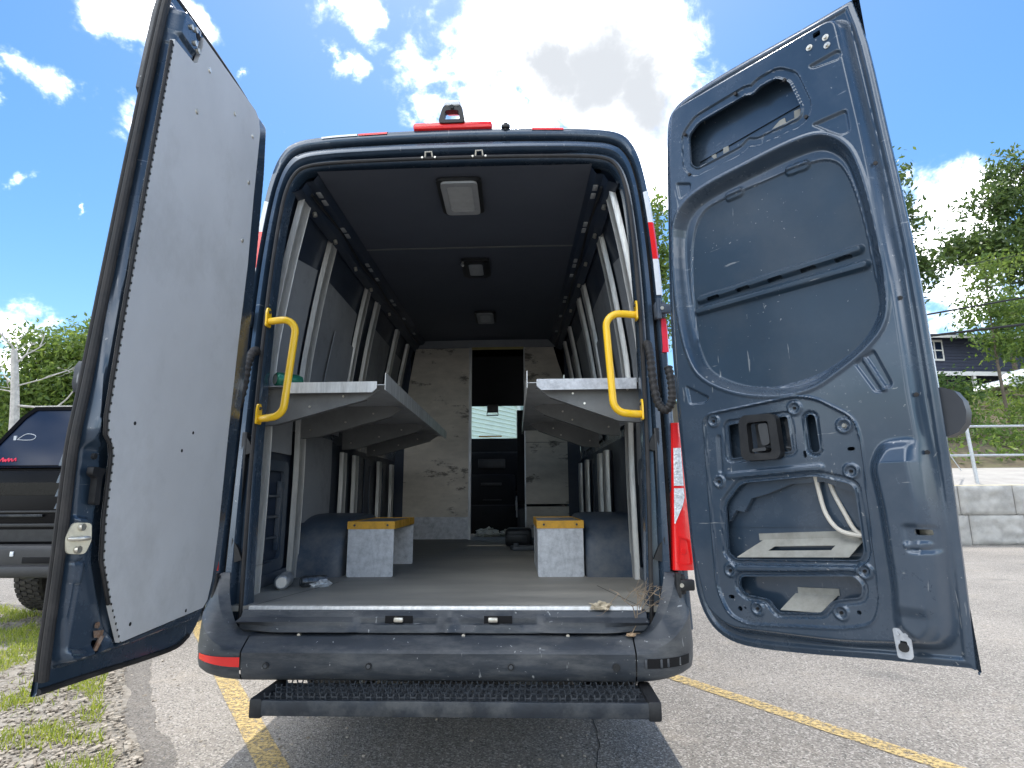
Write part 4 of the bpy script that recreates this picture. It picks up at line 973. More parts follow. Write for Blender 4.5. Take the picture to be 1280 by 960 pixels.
FB2 = lambda a, c_, n: F1(a, .096+.075*(a-.43)+c_*.046+n, .044-c_*.046)
b = MB(); b.prism([(.430, 0), (.555, 0), (.590, 1), (.462, 1)], FB2, 0, .002); b.prism([(.470, 1), (.595, 1), (.595, 1.05), (.470, 1.05)], lambda a, c_, n: F1(a, .096+.075*(a-.43)+.046+n, -.002-(c_-1)*.05), 0, .020); dsub('inner_bracket', b, m_dusty, rd)
b = MB()
for a0, a1 in ((.33, .42), (.55, .68)):
    b = MB(); b.prism([(a0, 1.650), (a1, 1.650), (a1, 1.695), (a1-.02, 1.697), (a1-.022, 1.672), (a1-.05, 1.672), (a1-.052, 1.69), (a1-.07, 1.69), (a0+.03, 1.672), (a0, 1.672)], F1, .012, .016); b.prism([(a0, 1.652), (a1, 1.652), (a1, 1.656), (a0, 1.656)], F1, -.003, .03)
    dsub('inner_bracket', b, m_dusty, rd)
for pts in ([(.577, .520, .02), (.580, .46, .012), (.592, .395, .012), (.625, .350, .02), (.675, .335, .022), (.73, .335, .012)], [(.605, .520, .0), (.615, .46, -.004), (.640, .40, .0), (.665, .350, .006), (.70, .325, .01), (.73, .32, .005)]):
    b = MB(); b.tube([F1(p.x, p.y, p.z) for p in cr(pts, 8)], .0065, 10); dsub('cable', b, mat('cream_cable_sleeve', (.55, .52, .46), .5), rd)
# handle
ho = rpoly([(.374, .692), (.392, .712), (.490, .708), (.503, .693), (.506, .578), (.492, .563), (.386, .562), (.371, .578)], .010, 3); hi_ = rpoly([(.402, .680), (.408, .686), (.470, .686), (.476, .680), (.478, .590), (.472, .584), (.408, .584), (.402, .590)], .004, 3)
b = MB(); b.frame(ho, hi_, F1, .046, .074); hd = dsub('inner_handle', b, m_black, rd)
b = MB(); b.prism(rpoly([(.437, .680), (.470, .680), (.472, .612), (.444, .607)], .01, 3), F1, .050, .068); b.prism([(.400, .590), (.480, .590), (.480, .684), (.400, .684)], F1, .010, .014); b.prism(rpoly([(.408, .590), (.455, .592), (.455, .603), (.408, .600)], .004, 2), F1, .03, .066); dsub('pull_lever', b, mat('dark_grey_plastic', (.045, .048, .052), .5), hd)
b = MB(); b.prism([(.505, .60), (.535, .59), (.535, .70), (.505, .69)], F1, .01, .02); b.tube([F1(.505, .600, .03), F1(.53, .595, .03)], .004, 8); dsub('latch_mechanism', b, m_darksteel, rd)
# small hardware
b = MB()
for a, c_ in ((.748, 1.85), (.798, 1.852), (.799, 1.824)):
    b.tube([F1(a, c_, .052), F1(a, c_, .058)], .010, 14); b.tube([F1(a, c_, .055), F1(a, c_, .063)], .005, 6)
sep(b, 'hinge_screw', m_steel, rd)
b = MB()
for a, c_ in [(.882, .717), (.886, .561), (.880, .99), (.872, 1.40)]: b.tube([F1(a, c_, .035), F1(a, c_, .040)], .006, 10)
for a, c_ in ((.275, 1.80), (.66, 1.79), (.277, 1.635), (.71, 1.63), (.49, 1.842)): b.tube([F1(a, c_, .052), F1(a, c_, .060)], .006, 10)
sep(b, 'blanking_plug', m_rubber, rd)
b = MB()
for a, c_ in BOSS: b.tube([F1(a, c_, .040), F1(a, c_, .0525)], .0045, 8)
sep(b, 'boss_hole', m_hole, rd)
b = MB(); b.tube([F1(.693, .650, .045), F1(.693, .650, .054)], .009, 12, rs=[.009, .005]); dsub('clip', b, m_dusty, rd)
b = MB(); b.frame(rpoly([(.748, .098), (.790, .098), (.789, .030), (.782, .022), (.752, .022)], .006, 3), rpoly([(.762, .068), (.778, .068), (.780, .056), (.778, .044), (.763, .044)], .002, 3), F1, .058, .062)
b.tube([F1(.760, .086, .060), F1(.760, .086, .068)], .005, 8); b.tube([F1(.781, .086, .060), F1(.781, .086, .068)], .005, 8); lb = dsub('latch_plate', b, m_galv, rd)
b = MB(); b.tube([F1(.770, .052, .05), F1(.770, .052, .070)], .014, 14, rs=[.015, .011]); dsub('latch_plug', b, m_rubber, lb)
# dark lining plate behind the latch opening
b = MB(); b.prism([(.835, .338), (.880, .338), (.880, .368), (.835, .368)], F1, .02, .024); dsub('latch_cavity', b, m_steel, rd)
# outer handle housing on the free edge
b = MB()
hs_ = [(.905, .735), (.93, .735), (.955, .722), (.970, .695), (.974, .665), (.968, .635), (.950, .612), (.925, .602), (.905, .602)]
b.prism(hs_, F1, -.055, -.007); dsub('door_stop_buffer', b, mat('dark_rubber_buffer', (.03, .034, .042), .5), rd, ang=30)

# ---------------- left door (grey lining)
L_OUT = crp([(.884, .005), (.890, .10), (.905, .30), (.925, .50), (.932, .60), (.928, .74), (.925, .972), (.920, 1.30), (.914, 1.58), (.905, 1.83), (.893, 1.955), (.888, 1.962), (.70, 1.975), (.45, 1.988), (.30, 1.985), (.225, 1.965), (.185, 1.92), (.160, 1.78), (.125, 1.45), (.096, 1.127), (.089, .81), (.091, .5), (.095, .22), (.102, .10), (.135, .018), (.19, -.030), (.278, -.045), (.454, -.033), (.683, -.014), (.875, .0)], 3)
LPAN = rpoly([(.890, 1.90), (.24, 1.945), (.20, 1.75), (.14, 1.2), (.118, .8), (.118, .25), (.15, .09), (.24, .035), (.60, .04), (.860, .05), (.880, .15), (.893, .30), (.912, .50), (.918, .60), (.914, .74), (.912, .972), (.905, 1.30), (.900, 1.58)], .03, 4)
LBOARD = [(.908, 1.761), (.800, 1.772), (.786, 1.785), (.773, 1.850), (.776, 1.885), (.380, 1.915), (.345, 1.902), (.322, 1.86), (.300, 1.60), (.269, 1.336), (.255, 1.02), (.234, .70), (.205, .35), (.200, .17), (.214, .10), (.240, .078), (.687, .069), (.755, .18), (.816, .298), (.835, .40), (.850, .562), (.862, .592), (.885, .613), (.895, .66), (.902, .90), (.907, 1.30)]
def l_height(P):
    do = sdf(P, L_OUT); dp = sdf(P, LPAN)
    n = .002+.046*sst(.005, -.015, dp)
    d = sdf(P, np.array(rpoly([(.800, .585), (.93, .60), (.93, .10), (.79, .06), (.70, .075)], .03))); n = n-.014*sst(.006, -.022, d)*(dp < 0)
    d = sdf(P, np.array(rpoly([(.86, .405), (.95, .42), (.95, .305), (.86, .300)], .012))); n = n+.012*sst(.004, -.008, d)
    d = sdf(P, np.array(rpoly([(.85, .30), (.95, .30), (.95, .285), (.85, .24)], .012))); n = n+.006*sst(.004, -.008, d)
    d = sdf(P, np.array(rpoly([(.775, 1.93), (.905, 1.92), (.905, 1.80), (.785, 1.80)], .03))); n = n+.010*sst(.004, -.012, d)
    d = sdf(P, np.array(LBOARD)); n = n-.012*sst(.010, .002, d)
    n = n-.030*np.clip((P[:, 0]-.850)/.075, 0, 1)*sst(.63, .57, P[:, 1])*(dp < 0)
    n = n+.003*sst(.006, .0, np.abs(P[:, 0]-.87))*(P[:, 1] < .25)*(P[:, 1] > .07)
    return n
LHOLE = [rpoly([(.735, .085), (.770, .095), (.765, .048), (.745, .052)], .006, 2)]
ld = door_mesh('rear_door', L_OUT, LHOLE, l_height, -1, m_paint, box=(-.01, .99, -.06, 2.05))
ld['label'] = 'left rear door lined with a scuffed grey board'
F2 = DF(-1)
b = MB(); b.prism(LBOARD, F2, .046, .0605); dsub('lining_board', b, m_panel, ld, smooth=False)
b = MB(); lb_ = LBOARD
def along(pts, stp):
    out = []; n = len(pts)
    for i in range(n-1):
        a = Vector(pts[i]); c_ = Vector(pts[i+1]); L_ = (c_-a).length; k = max(1, int(L_/stp))
        for j in range(k): out.append(a.lerp(c_, j/k))
    return out
edge_pts = along([(.687, .069), (.755, .18), (.816, .298), (.835, .40), (.850, .562), (.862, .592), (.885, .613), (.895, .66), (.902, .90), (.907, 1.30), (.909, 1.75)], .0105)
for i, p in enumerate(edge_pts):
    if i % 2 == 0: b.box(Vector(F2(p.x-.001, p.y-.003, .0602)), Vector(F2(p.x+.003, p.y+.003, .0618)))
dsub('stitched_edge_trim', b, m_rubber, ld, smooth=False)
b = MB(); b.tube([F2(p[0]+.006, p[1], .056) for p in [(.755, .18), (.816, .298), (.835, .40), (.850, .562), (.862, .592), (.885, .613), (.895, .66), (.902, .90), (.907, 1.30), (.908, 1.75)]], .005, 8); dsub('board_edge_seal', b, m_rubber, ld)
for a, c_ in ((.716, 1.816), (.747, 1.644), (.377, 1.81), (.356, 1.629), (.526, 1.797), (.340, 1.40)):
    b = MB(); b.tube([F2(a, c_, .060), F2(a, c_, .064)], .0095, 14, rs=[.0095, .007]); dsub('lining_screw', b, m_steel, ld)
for a, c_ in ((.787, .655), (.479, .662), (.656, .11), (.356, .09), (.53, .60)):
    b = MB(); b.tube([F2(a, c_, .0600), F2(a, c_, .0612)], .0055, 10); dsub('screw_hole', b, m_hole, ld)
# seal running down the free edge (two black beads)
fe = [(.880, .03), (.888, .10), (.902, .30), (.921, .50), (.928, .60), (.924, .74), (.921, .972), (.916, 1.30), (.910, 1.58), (.902, 1.83), (.893, 1.94)]
b = MB(); b.tube([F2(p.x+.004, p.y, .012) for p in cr([(a, c_, 0) for a, c_ in fe], 6)], .011, 10); b.tube([F2(p.x+.004, p.y, -.004) for p in cr([(a, c_, 0) for a, c_ in fe], 6)], .006, 8)
sep(b, 'edge_seal', m_rubber, ld)
b = MB(); b.tube([F2(p.x, p.y, -.004) for p in cr([(a, c_, 0) for a, c_ in [(.90, 1.957), (.70, 1.975), (.45, 1.988), (.30, 1.985), (.225, 1.965), (.185, 1.92), (.165, 1.78), (.150, 1.65)]], 6)], .010, 8)
b.tube([F2(p.x, p.y, .004) for p in cr([(a, c_, 0) for a, c_ in [(.884, .005), (.683, -.010), (.454, -.030), (.278, -.040), (.20, -.020)]], 6)], .008, 8); sep(b, 'edge_seal', m_rubber, ld)
# striker, hook, hinge screws
FS = lambda a, c_, n: F2(a, c_, n-.030*(a-.868)/.05)
b = MB(); b.prism(rpoly([(.872, .393), (.906, .396), (.916, .36), (.908, .322), (.874, .318), (.866, .35)], .008, 3), FS, .048, .052); sk = dsub('striker_plate', b, mat('creamy_zinc_plate', (.60, .57, .46), .4, .5, 0, .15, 40), ld)
b = MB(); b.tube([FS(.878, .357, .050), FS(.880, .357, .062), FS(.893, .357, .066), FS(.904, .357, .062), FS(.908, .357, .050)], .0055, 10); b.tube([FS(.890, .384, .05), FS(.890, .384, .058)], .009, 12); b.tube([FS(.890, .330, .05), FS(.890, .330, .058)], .009, 12); dsub('striker_loop', b, m_steel, sk)
b = MB(); b.prism(rpoly([(.855, .528), (.905, .532), (.905, .512), (.885, .505), (.880, .440), (.858, .436), (.866, .505)], .006, 3), F2, .036, .052); b.tube([F2(.893, .558, .036), F2(.893, .558, .043)], .008, 10); dsub('check_strap_hook', b, m_black, ld)
b = MB()
for a, c_ in ((.842, 1.862), (.812, 1.832), (.820, 1.872), (.792, 1.822)): b.tube([F2(a, c_, .056), F2(a, c_, .064)], .008, 10)
sep(b, 'hinge_screw', m_steel, ld)
b = MB(); b.tube([F2(.800, 1.868, .0565), F2(.800, 1.868, .0585)], .013, 12); dsub('fixing_hole', b, m_hole, ld)
b = MB(); b.prism([(.738, .092), (.768, .10), (.775, .118), (.735, .112)], F2, .0385, .0405); b.tube([F2(.752, .065, .036), F2(.745, .10, .044)], .006, 8); b.tube([F2(.765, .13, .038), F2(.765, .13, .042)], .008, 8); dsub('rusty_latch_remnant', b, mat('rusty_metal', (.22, .13, .08), .7, .3, 0, .3, 60, .2, 90, (.55, .50, .45), .8, 40), ld)
b = MB(); b.prism([(.88, .80), (.915, .80), (.925, .785), (.925, .74), (.915, .72), (.88, .72)], F2, -.028, -.007); dsub('outer_handle', b, m_plastic, ld)
b = MB(); b.prism([(.86, 1.93), (.895, 1.93), (.905, 1.85), (.912, 1.60), (.885, 1.575), (.86, 1.575)], F2, -.022, -.007); dsub('outer_trim', b, m_plastic, ld)

# =================================================================== LOOSE THINGS IN THE VAN
def bench(s, x0, x1, label):
    r_ = empty('step_bench', ((x0+x1)/2-SH*.8, .80, FZ)); r_.rotation_euler.z = SH
    w = (x1-x0)/2; H_, Ln = .285, .60
    for y0, y1 in ((0, .006), (Ln-.006, Ln)):
        b = MB(); b.prism(rpoly([(-w, .0), (w, .0), (w, H_-.03), (-w, H_-.03)], .008, 2), XZ, y0, y1); b.build('end_panel', m_galv, r_, smooth=False)
    b = MB(); b.box((-w+s*.0, .006, H_-.045), (w, Ln-.006, H_-.005)); b.build('seat_board', m_wallboard, r_, smooth=False)
    b = MB(); e = .004
    b.box((-w-e, -e, H_-.040), (w+e, .004, H_)); b.box((-w-e, Ln-.004, H_-.040), (w+e, Ln+e, H_)); b.box((-w-e, .004, H_-.040), (-w+.004, Ln-.004, H_)); b.box((w-.004, .004, H_-.040), (w+e, Ln-.004, H_)); b.build('yellow_edge_band', m_orange, r_, smooth=False)
    b = MB()
    for x in (-w*.72, w*.72): b.cyl((x, -.007, H_-.020), (x, -.003, H_-.020), .006, 10)
    sep(b, 'band_screw', m_darksteel, r_)
    if s > 0: 
        b = MB(); b.box((-w+.002, .006, 0), (-w+.006, Ln-.006, H_-.045)); b.build('side_panel', m_galv, r_, smooth=False)
    tag(r_, label, 'bench', 'step benches on the van floor')
bench(-1, -.615, -.370, 'grey metal bench with yellow edge, open sided, beside the left wheel arch')
bench(1, .395, .635, 'closed speckled grey metal box bench with yellow edge beside the right wheel arch')
def can(loc, rz, ln, r, m, label, tilt=0., grp=None, squash=1.):
    r_ = empty('drink_can', loc, rz); r_.rotation_euler.x = tilt
    b = MB(); pr = [(0, r*.70), (.006, r*.92), (.015, r), (ln-.018, r), (ln-.006, r*.86), (ln, r*.84)]
    b.sweep(lambda a: [(rr*math.cos(a)*(1-.10*squash*math.sin(3*a+y*60)*(0 if y < .02 else 1)), y, r+rr*math.sin(a)) for y, rr in pr], np.linspace(0, 2*math.pi, 29)); b.build('can_body', m, r_)
    b = MB(); b.tube([(0, .012, r), (0, .004, r)], r*.86, 24, rs=[r*.5, r*.82]); b.build('can_base', m_alu, r_); tag(r_, label, 'drink can', grp)
    return r_
m_canw = mat('silver_white_can', (.62, .65, .68), .28, .7, 0, .2, 40, .05, 60); m_cang = mat('green_can', (.03, .20, .13), .3, .5, .3, .15, 40)
m_cank = mat('dark_printed_can', (.09, .10, .11), .3, .6, 0, .6, 50)
can((-.800, .36, FZ), R(14), .15, .034, m_canw, 'silver drink can lying base first at the foot of the second left post', squash=.3)
can((-.745, .44, FZ), R(-60), .12, .026, m_cank, 'dark crushed drink can behind the silver one on the van floor', squash=1.2)
can((-.800, .150, 1.586), R(-42), .12, .034, m_cang, 'green and silver can lying on the left shelf above the lip', squash=.2)
def crumple(name, loc, sx_, sy_, sz_, m, label, cat, seed=1, rz=0.):
    k = bmesh.new(); bmesh.ops.create_icosphere(k, subdivisions=3, radius=1)
    for v in k.verts:
        n = noise.noise_vector(v.co*2.3+Vector((seed, 0, 0))); v.co = v.co*(.75+.5*noise.noise(v.co*3.1+Vector((0, seed, 0))))+n*.35
        v.co.x *= sx_; v.co.y *= sy_; v.co.z = max(-.35, v.co.z)*sz_
    b = MB(); b.bm(k); lo = min(v[2] for v in b.v); b.v = [(x, y, z-lo) for x, y, z in b.v]
    o = b.build(name, m, None, ang=30); o.location = loc; o.rotation_euler.z = rz; tag(o, label, cat); return o
m_foil = mat('crumpled_foil', (.70, .73, .76), .3, .7, 0, .2, 40); m_cloth = mat('dirty_white_cloth', (.40, .40, .34), .9, 0, 0, .25, 18)
crumple('foil_wrapper', (-.655, .47, FZ), .055, .03, .03, m_foil, 'crumpled silver wrapper beside the two cans on the van floor', 'wrapper', 3, R(35))
crumple('crumpled_cloth', (-.165, 3.95, FZ), .16, .2, .07, m_cloth, 'pale crumpled cloth at the left of the cab doorway floor', 'cloth', 5)
crumple('crumpled_cloth', (.075, 3.90, FZ), .14, .2, .06, m_cloth, 'pale crumpled cloth at the right of the cab doorway floor', 'cloth', 9)
b = MB(); b.box((-.11, -.12, 0), (.11, .12, .145), .03, 3); b.box((-.08, -.05, .0), (.16, .05, .05), .015); b.box((-.10, -.135, .03), (.08, -.12, .10), .01)  # boxy stand-in for what seems a seat slider by the doorway
o = b.build('black_floor_item', m_black, None); o.location = (.21, 2.72, FZ); tag(o, 'small black boxy item on the floor at the right side of the cab doorway', 'item')
b = MB(); b.box((-.10, -.05, 0), (.10, .05, .035), .012); b.cyl((-.06, 0, .03), (-.06, 0, .055), .02)
o = b.build('floor_bracket', mat('grey_tool_plastic', (.10, .11, .12), .6), None); o.location = (.26, 2.30, FZ); o.rotation_euler.z = .3; tag(o, 'flat dark grey fitting on the floor between the black boxy item and the right bench', 'fitting')
# dry leaf on the sill
b = MB(); vs = []; fs = []; n_ = 14
for i in range(n_+1):
    t = i/n_; w = .030*math.sin(math.pi*min(1, t*1.05))**.6+.001*math.sin(i*4)
    for j in (-1, -.4, .4, 1): vs.append((-.055+.105*t, w*j, .006+.010*(j*j)*math.sin(t*6)+.008*math.sin(t*9)))
for i in range(n_):
    for j in range(3): fs.append((i*4+j, i*4+j+1, i*4+j+5, i*4+j+4))
b.add(vs, fs); crumple('dry_leaf', (.600, -.050, FZ-.004), .046, .022, .026, mat('dry_leaf_tan', (.42, .36, .26), .8, 0, 0, .4, 40), 'crumpled tan dry leaf lying on the aluminium sill strip', 'leaf', 12, R(-6))
# twigs caught in the right corner of the sill
tw = MB(); random.seed(21)
def twig(p, d, ln, r, dep):
    p = Vector(p); d = Vector(d).normalized(); pts = [p]
    for k in range(5):
        d = (d+Vector((random.gauss(0, .28), random.gauss(0, .25), random.gauss(0, .28)))).normalized(); p = p+d*ln/5; pts.append(p)
        if dep and k in (1, 2, 3): twig(p, d+Vector((random.gauss(0, .9), random.gauss(0, .4), random.gauss(0, .9))), ln*.55, r*.6, dep-1)
    tw.tube(pts, r, 5, rs=[r*(1-.12*i) for i in range(6)])
for p, d, ln in (((.700, -.09, .600), (.35, .10, 1), .20), ((.725, -.06, .64), (.25, .05, 1), .18), ((.74, -.05, .62), (-.1, 0, 1), .15), ((.69, -.10, .60), (1, .1, .35), .13), ((.74, -.05, .66), (.4, .1, 1), .13)): twig(p, d, ln, .0022, 2)
tw.build('twig_bunch', mat('dry_twig', (.25, .19, .13), .85, 0, 0, .3, 40), None); tag(bpy.context.scene.objects['twig_bunch'], 'bunch of thin dry twigs caught in the right corner of the van sill', 'twigs')
crumple('dead_leaf_clump', (.735, -.055, .628), .016, .012, .024, mat('brown_dead_leaf', (.16, .07, .035), .85), 'small reddish brown dead leaf among the twigs in the sill corner', 'leaf', 2)
crumple('dead_leaf_clump', (.695, -.12, .603), .020, .012, .010, mat('tan_dead_leaf', (.34, .24, .15), .85), 'small tan dead leaf on top of the bumper beneath the twigs', 'leaf', 6)

# =================================================================== PICKUP
m_tblack = mat('glossy_black_paint', (.004, .004, .005), .14, 0, .0, .05, 3, .01, 3, spec=.05)
m_trub = mat('tyre_rubber', (.035, .033, .032), .8, 0, 0, .2, 30, .1, 90, (.16, .145, .12), .4, 20)
tr = empty('pickup_truck', (-3.70, 2.62, 0)); tag(tr, 'black pickup truck with tinted rear glass parked beyond the left door', 'pickup truck')
b = MB()
W = .985
def tsec(y, z0, z1, w, tuck=.05):
    return [(-w+tuck, y, z0), (-w, y, z0+.12), (-w, y, (z0+z1)/2+.1), (-w+.03, y, z1-.03), (-w+.08, y, z1), (w-.08, y, z1), (w-.03, y, z1-.03), (w, y, (z0+z1)/2+.1), (w, y, z0+.12), (w-.05, y, z0)]
rows = [tsec(.02, .70, 1.36, W-.05), tsec(.0, .70, 1.37, W-.04), tsec(.05, .66, 1.385, W), tsec(2.0, .62, 1.36, W), tsec(4.2, .62, 1.32, W), tsec(5.2, .60, 1.22, W-.04), tsec(5.4, .55, 1.0, W-.12)]
b.sweep(lambda r_: r_, rows, closed=True); b.add(rows[0], [tuple(range(10))]); b.add(rows[-1], [tuple(range(10))])
body = b.build('truck_body', m_tblack, tr, ang=40)
# tailgate relief
b = MB(); b.prism(rpoly([(-.80, 1.24), (.80, 1.24), (.76, 1.13), (-.76, 1.13)], .04), XZ, -.010, .0); b.build('tailgate_recess', mat('black_gloss_trim', (.006, .006, .006), .2, 0, 0, spec=.2), body)
b = MB(); b.box((-.93, -.006, .72), (.93, .03, 1.345), .01); b.build('tailgate', mat('black_tailgate_paint', (.005, .005, .006), .3, 0, 0, .1, 3, spec=.1), body)
b = MB(); b.box((-.80, -.022, .98), (.80, .0, 1.00), .006); b.box((-.78, -.016, .86), (.78, .0, .89), .006); b.prism(rpoly([(-.74, .84), (.74, .84), (.70, .74), (-.70, .74)], .02), XZ, -.012, -.001); b.build('tailgate_trim', m_black, body)
b = MB(); b.box((-.72, -.026, .945), (-.20, -.010, .965), .006); b.cyl((-.70, -.022, .96), (-.20, -.022, .96), .007); b.build('tailgate_bar', m_darksteel, body)
# bumper
bm_ = MB(); bm_.box((-.93, -.16, .50), (.93, .02, .72), .04, 3); bm_.box((-.55, -.20, .46), (.55, -.02, .56), .03, 2); bp_ = bm_.build('truck_bumper', mat('truck_bumper_plastic', (.03, .03, .032), .5, 0, 0, .15, 10), tr)
b = MB(); b.box((-.31, -.168, .63), (-.28, -.155, .67), .004); b.build('bumper_light', m_white, bp_)
b = MB(); b.box((-.20, -.166, .575), (.10, -.155, .625), .004); b.box((-.9, -.166, .60), (-.6, -.155, .64), .004); b.build('bumper_slot', m_hole, bp_)
# cap / cabin with rear glass
capz0, capz1 = 1.375, 1.95
b = MB()
cs = lambda y, k: [(-.93+.0*k, y, capz0), (-.88, y, capz0+.20), (-.74, y, capz1-.10-.04*k), (-.66, y, capz1-.04*k), (.66, y, capz1-.04*k), (.74, y, capz1-.10-.04*k), (.88, y, capz0+.20), (.93, y, capz0)]
def capsec(y): 
    out = []
    for x, y_, z in cs(y, 0): out.append((x, y+(z-capz0)*.30 if y < 1 else y, z))
    return out
rows = [capsec(.08), capsec(.9), capsec(3.6)]
b.sweep(lambda r_: r_, rows); b.add(rows[-1], [tuple(range(8))]); b.build('cabin', m_tblack, tr, ang=40)
gp = [(-.885, capz0+.02), (-.845, capz0+.20), (-.70, capz1-.115), (-.62, capz1-.035), (.62, capz1-.035), (.70, capz1-.115), (.845, capz0+.20), (.885, capz0+.02)]
b = MB(); b.prism(gp, lambda a, c_, n: (a, .08+(c_-capz0)*.30+n, c_), .0, .01); gl = b.build('rear_glass', m_darkglass, tr, smooth=False)
og = [(-.95, capz0), (-.89, capz0+.20), (-.745, capz1-.10), (-.65, capz1), (.65, capz1), (.745, capz1-.10), (.89, capz0+.20), (.95, capz0)]
b = MB(); b.frame(og, gp, lambda a, c_, n: (a, .08+(c_-capz0)*.30+n, c_), -.012, .0); b.build('glass_surround', m_tblack, gl, smooth=False)
GF = lambda a, c_, n: (a, .08+(c_-capz0)*.30-.002+n, c_)
m_sred = mat('red_sticker', (.75, .03, .08), .5); m_sgrey = mat('pale_sticker', (.55, .58, .62), .5)
# stickers: red script squiggle and pale outline decal
b = MB(); sx0, sz0 = -.775, capz0+.055
pts = [(sx0, sz0), (sx0+.02, sz0+.035), (sx0+.03, sz0), (sx0+.045, sz0+.02), (sx0+.055, sz0), (sx0+.075, sz0+.03), (sx0+.085, sz0), (sx0+.10, sz0+.025), (sx0+.12, sz0+.002), (sx0+.14, sz0+.03), (sx0+.15, sz0+.002)]
b.tube([GF(p.x, p.y, 0) for p in cr([(a, c_, 0) for a, c_ in pts], 4)], .006, 6); b.build('red_sticker', m_sred, gl)
b = MB(); ox, oz = -.70, capz0+.26
b.tube([GF(p.x, p.y, 0) for p in cr([(ox, oz, 0), (ox+.06, oz+.05, 0), (ox+.12, oz+.05, 0), (ox+.165, oz+.03, 0), (ox+.15, oz, 0), (ox+.08, oz-.005, 0), (ox, oz, 0)], 4)], .003, 5); b.box(Vector(GF(ox-.035, oz-.005, 0)), Vector(GF(ox-.01, oz+.035, .002))); b.build('pale_decal', m_sgrey, gl)
def twheel(x, y, r, w, mrub, mrim, parent, knob=True):
    b = MB(); n = 40
    b.sweep(lambda a: [(px_, rr*math.cos(a), rr*math.sin(a)) for px_, rr in [(-w/2, r*.58), (-w/2-.006, r*.78), (-w/2, r*.93), (-w/2+.02, r*.97), (w/2-.02, r*.97), (w/2, r*.93), (w/2+.006, r*.78), (w/2, r*.58)]], np.linspace(0, 2*math.pi, n+1))
    if knob:
        for i in range(44):
            a = 2*math.pi*i/44
            for j in range(4):
                xx = -w/2+.012+(w-.024)*(j+.5)/4; aa = a+(.5 if j % 2 else 0)*2*math.pi/44; hh = .40*w/4; da = .055
                q = [(xx-hh, aa-da), (xx+hh, aa-da*.6), (xx+hh, aa+da*.6), (xx-hh, aa+da)]
                vs = [(x_, r*.965*math.cos(t), r*.965*math.sin(t)) for x_, t in q]+[(x_*.98, r*math.cos(t), r*math.sin(t)) for x_, t in q]
                b.add(vs, [(4, 5, 6, 7), (0, 1, 5, 4), (1, 2, 6, 5), (2, 3, 7, 6), (3, 0, 4, 7)])
    o = b.build('wheel', mrub, parent, ang=25); o.location = (x, y, r)
    b = MB(); b.cyl((-w*.42, 0, 0), (w*.42, 0, 0), r*.60, 28)
    for k in range(6): a = k*math.pi/3; b.cyl((-w*.46, .0, 0), (-w*.46, r*.5*math.cos(a), r*.5*math.sin(a)), .03, 6)
    b.build('rim', mrim, o); return o
for x, y in ((-.80, .98), (.80, .98), (-.80, 4.4), (.80, 4.4)): twheel(x, y, .40, .27, m_trub, m_darksteel, tr)
b = MB(); b.cyl((-.7, .98, .42), (.7, .98, .42), .06); b.box((-.4, .0, .45), (.4, 5, .62), .02); b.cyl((-.5, .3, .42), (-.45, 1.6, .42), .04); b.build('chassis', m_black, tr)
b = MB(); b.box((.985, .02, .95), (.995, .10, 1.28), .01); b.box((-.995, .02, .95), (-.985, .10, 1.28), .01); b.build('truck_tail_lamp', m_red, tr)

# =================================================================== BACKGROUND RIGHT: wall, road, bank, railing, house
def terr(x, y):
    if y < 13.6: z = 1.27+.46*ss(10.9, 13.6, y)*1.05
    else: z = 1.75+(y-13.6)*.345
    if y > 24: z = 1.75+10.4*.345+(y-24)*.06
    return z
vs = []; fs = []
xs_ = list(np.linspace(7.2, 16, 10))+list(np.linspace(18, 90, 14)); ys_ = [11.06, 12.2, 13.6]
b = MB(); b.sweep(lambda y: [(x, y, terr(x, y)) for x in xs_], ys_); b.build('upper_road', mat('pale_concrete_road', (.36, .34, .31), .9, 0, 0, .12, 2, .2, 60), None, kind='structure')
ys_ = list(np.linspace(13.6, 24, 24))+[30, 40, 60, 90]
def tb(x, y): return terr(x, y)+(.18*noise.noise((x*.8, y*.8, 0))+.08*noise.noise((x*2.5, y*2.5, 3)) if y > 13.7 else 0)
xs2 = list(np.linspace(7.2, 24, 50))+list(np.linspace(25, 90, 20))
b = MB(); b.sweep(lambda y: [(x, y, tb(x, y)) for x in xs2], ys_)
b.add([(7.2, 11.06, 0), (7.2, 13.6, 0), (7.2, 24, 0), (7.2, 90, 0), (7.2, 90, terr(0, 90)), (7.2, 24, terr(0, 24)), (7.2, 13.6, terr(0, 13.6)), (7.2, 11.06, terr(0, 11.06))], [tuple(range(8))])
b.build('hillside', mat('bank_soil', (.13, .10, .065), .95, 0, 0, .3, 3, .5, 20, (.07, .10, .03), .7, 1.5), None, kind='structure')
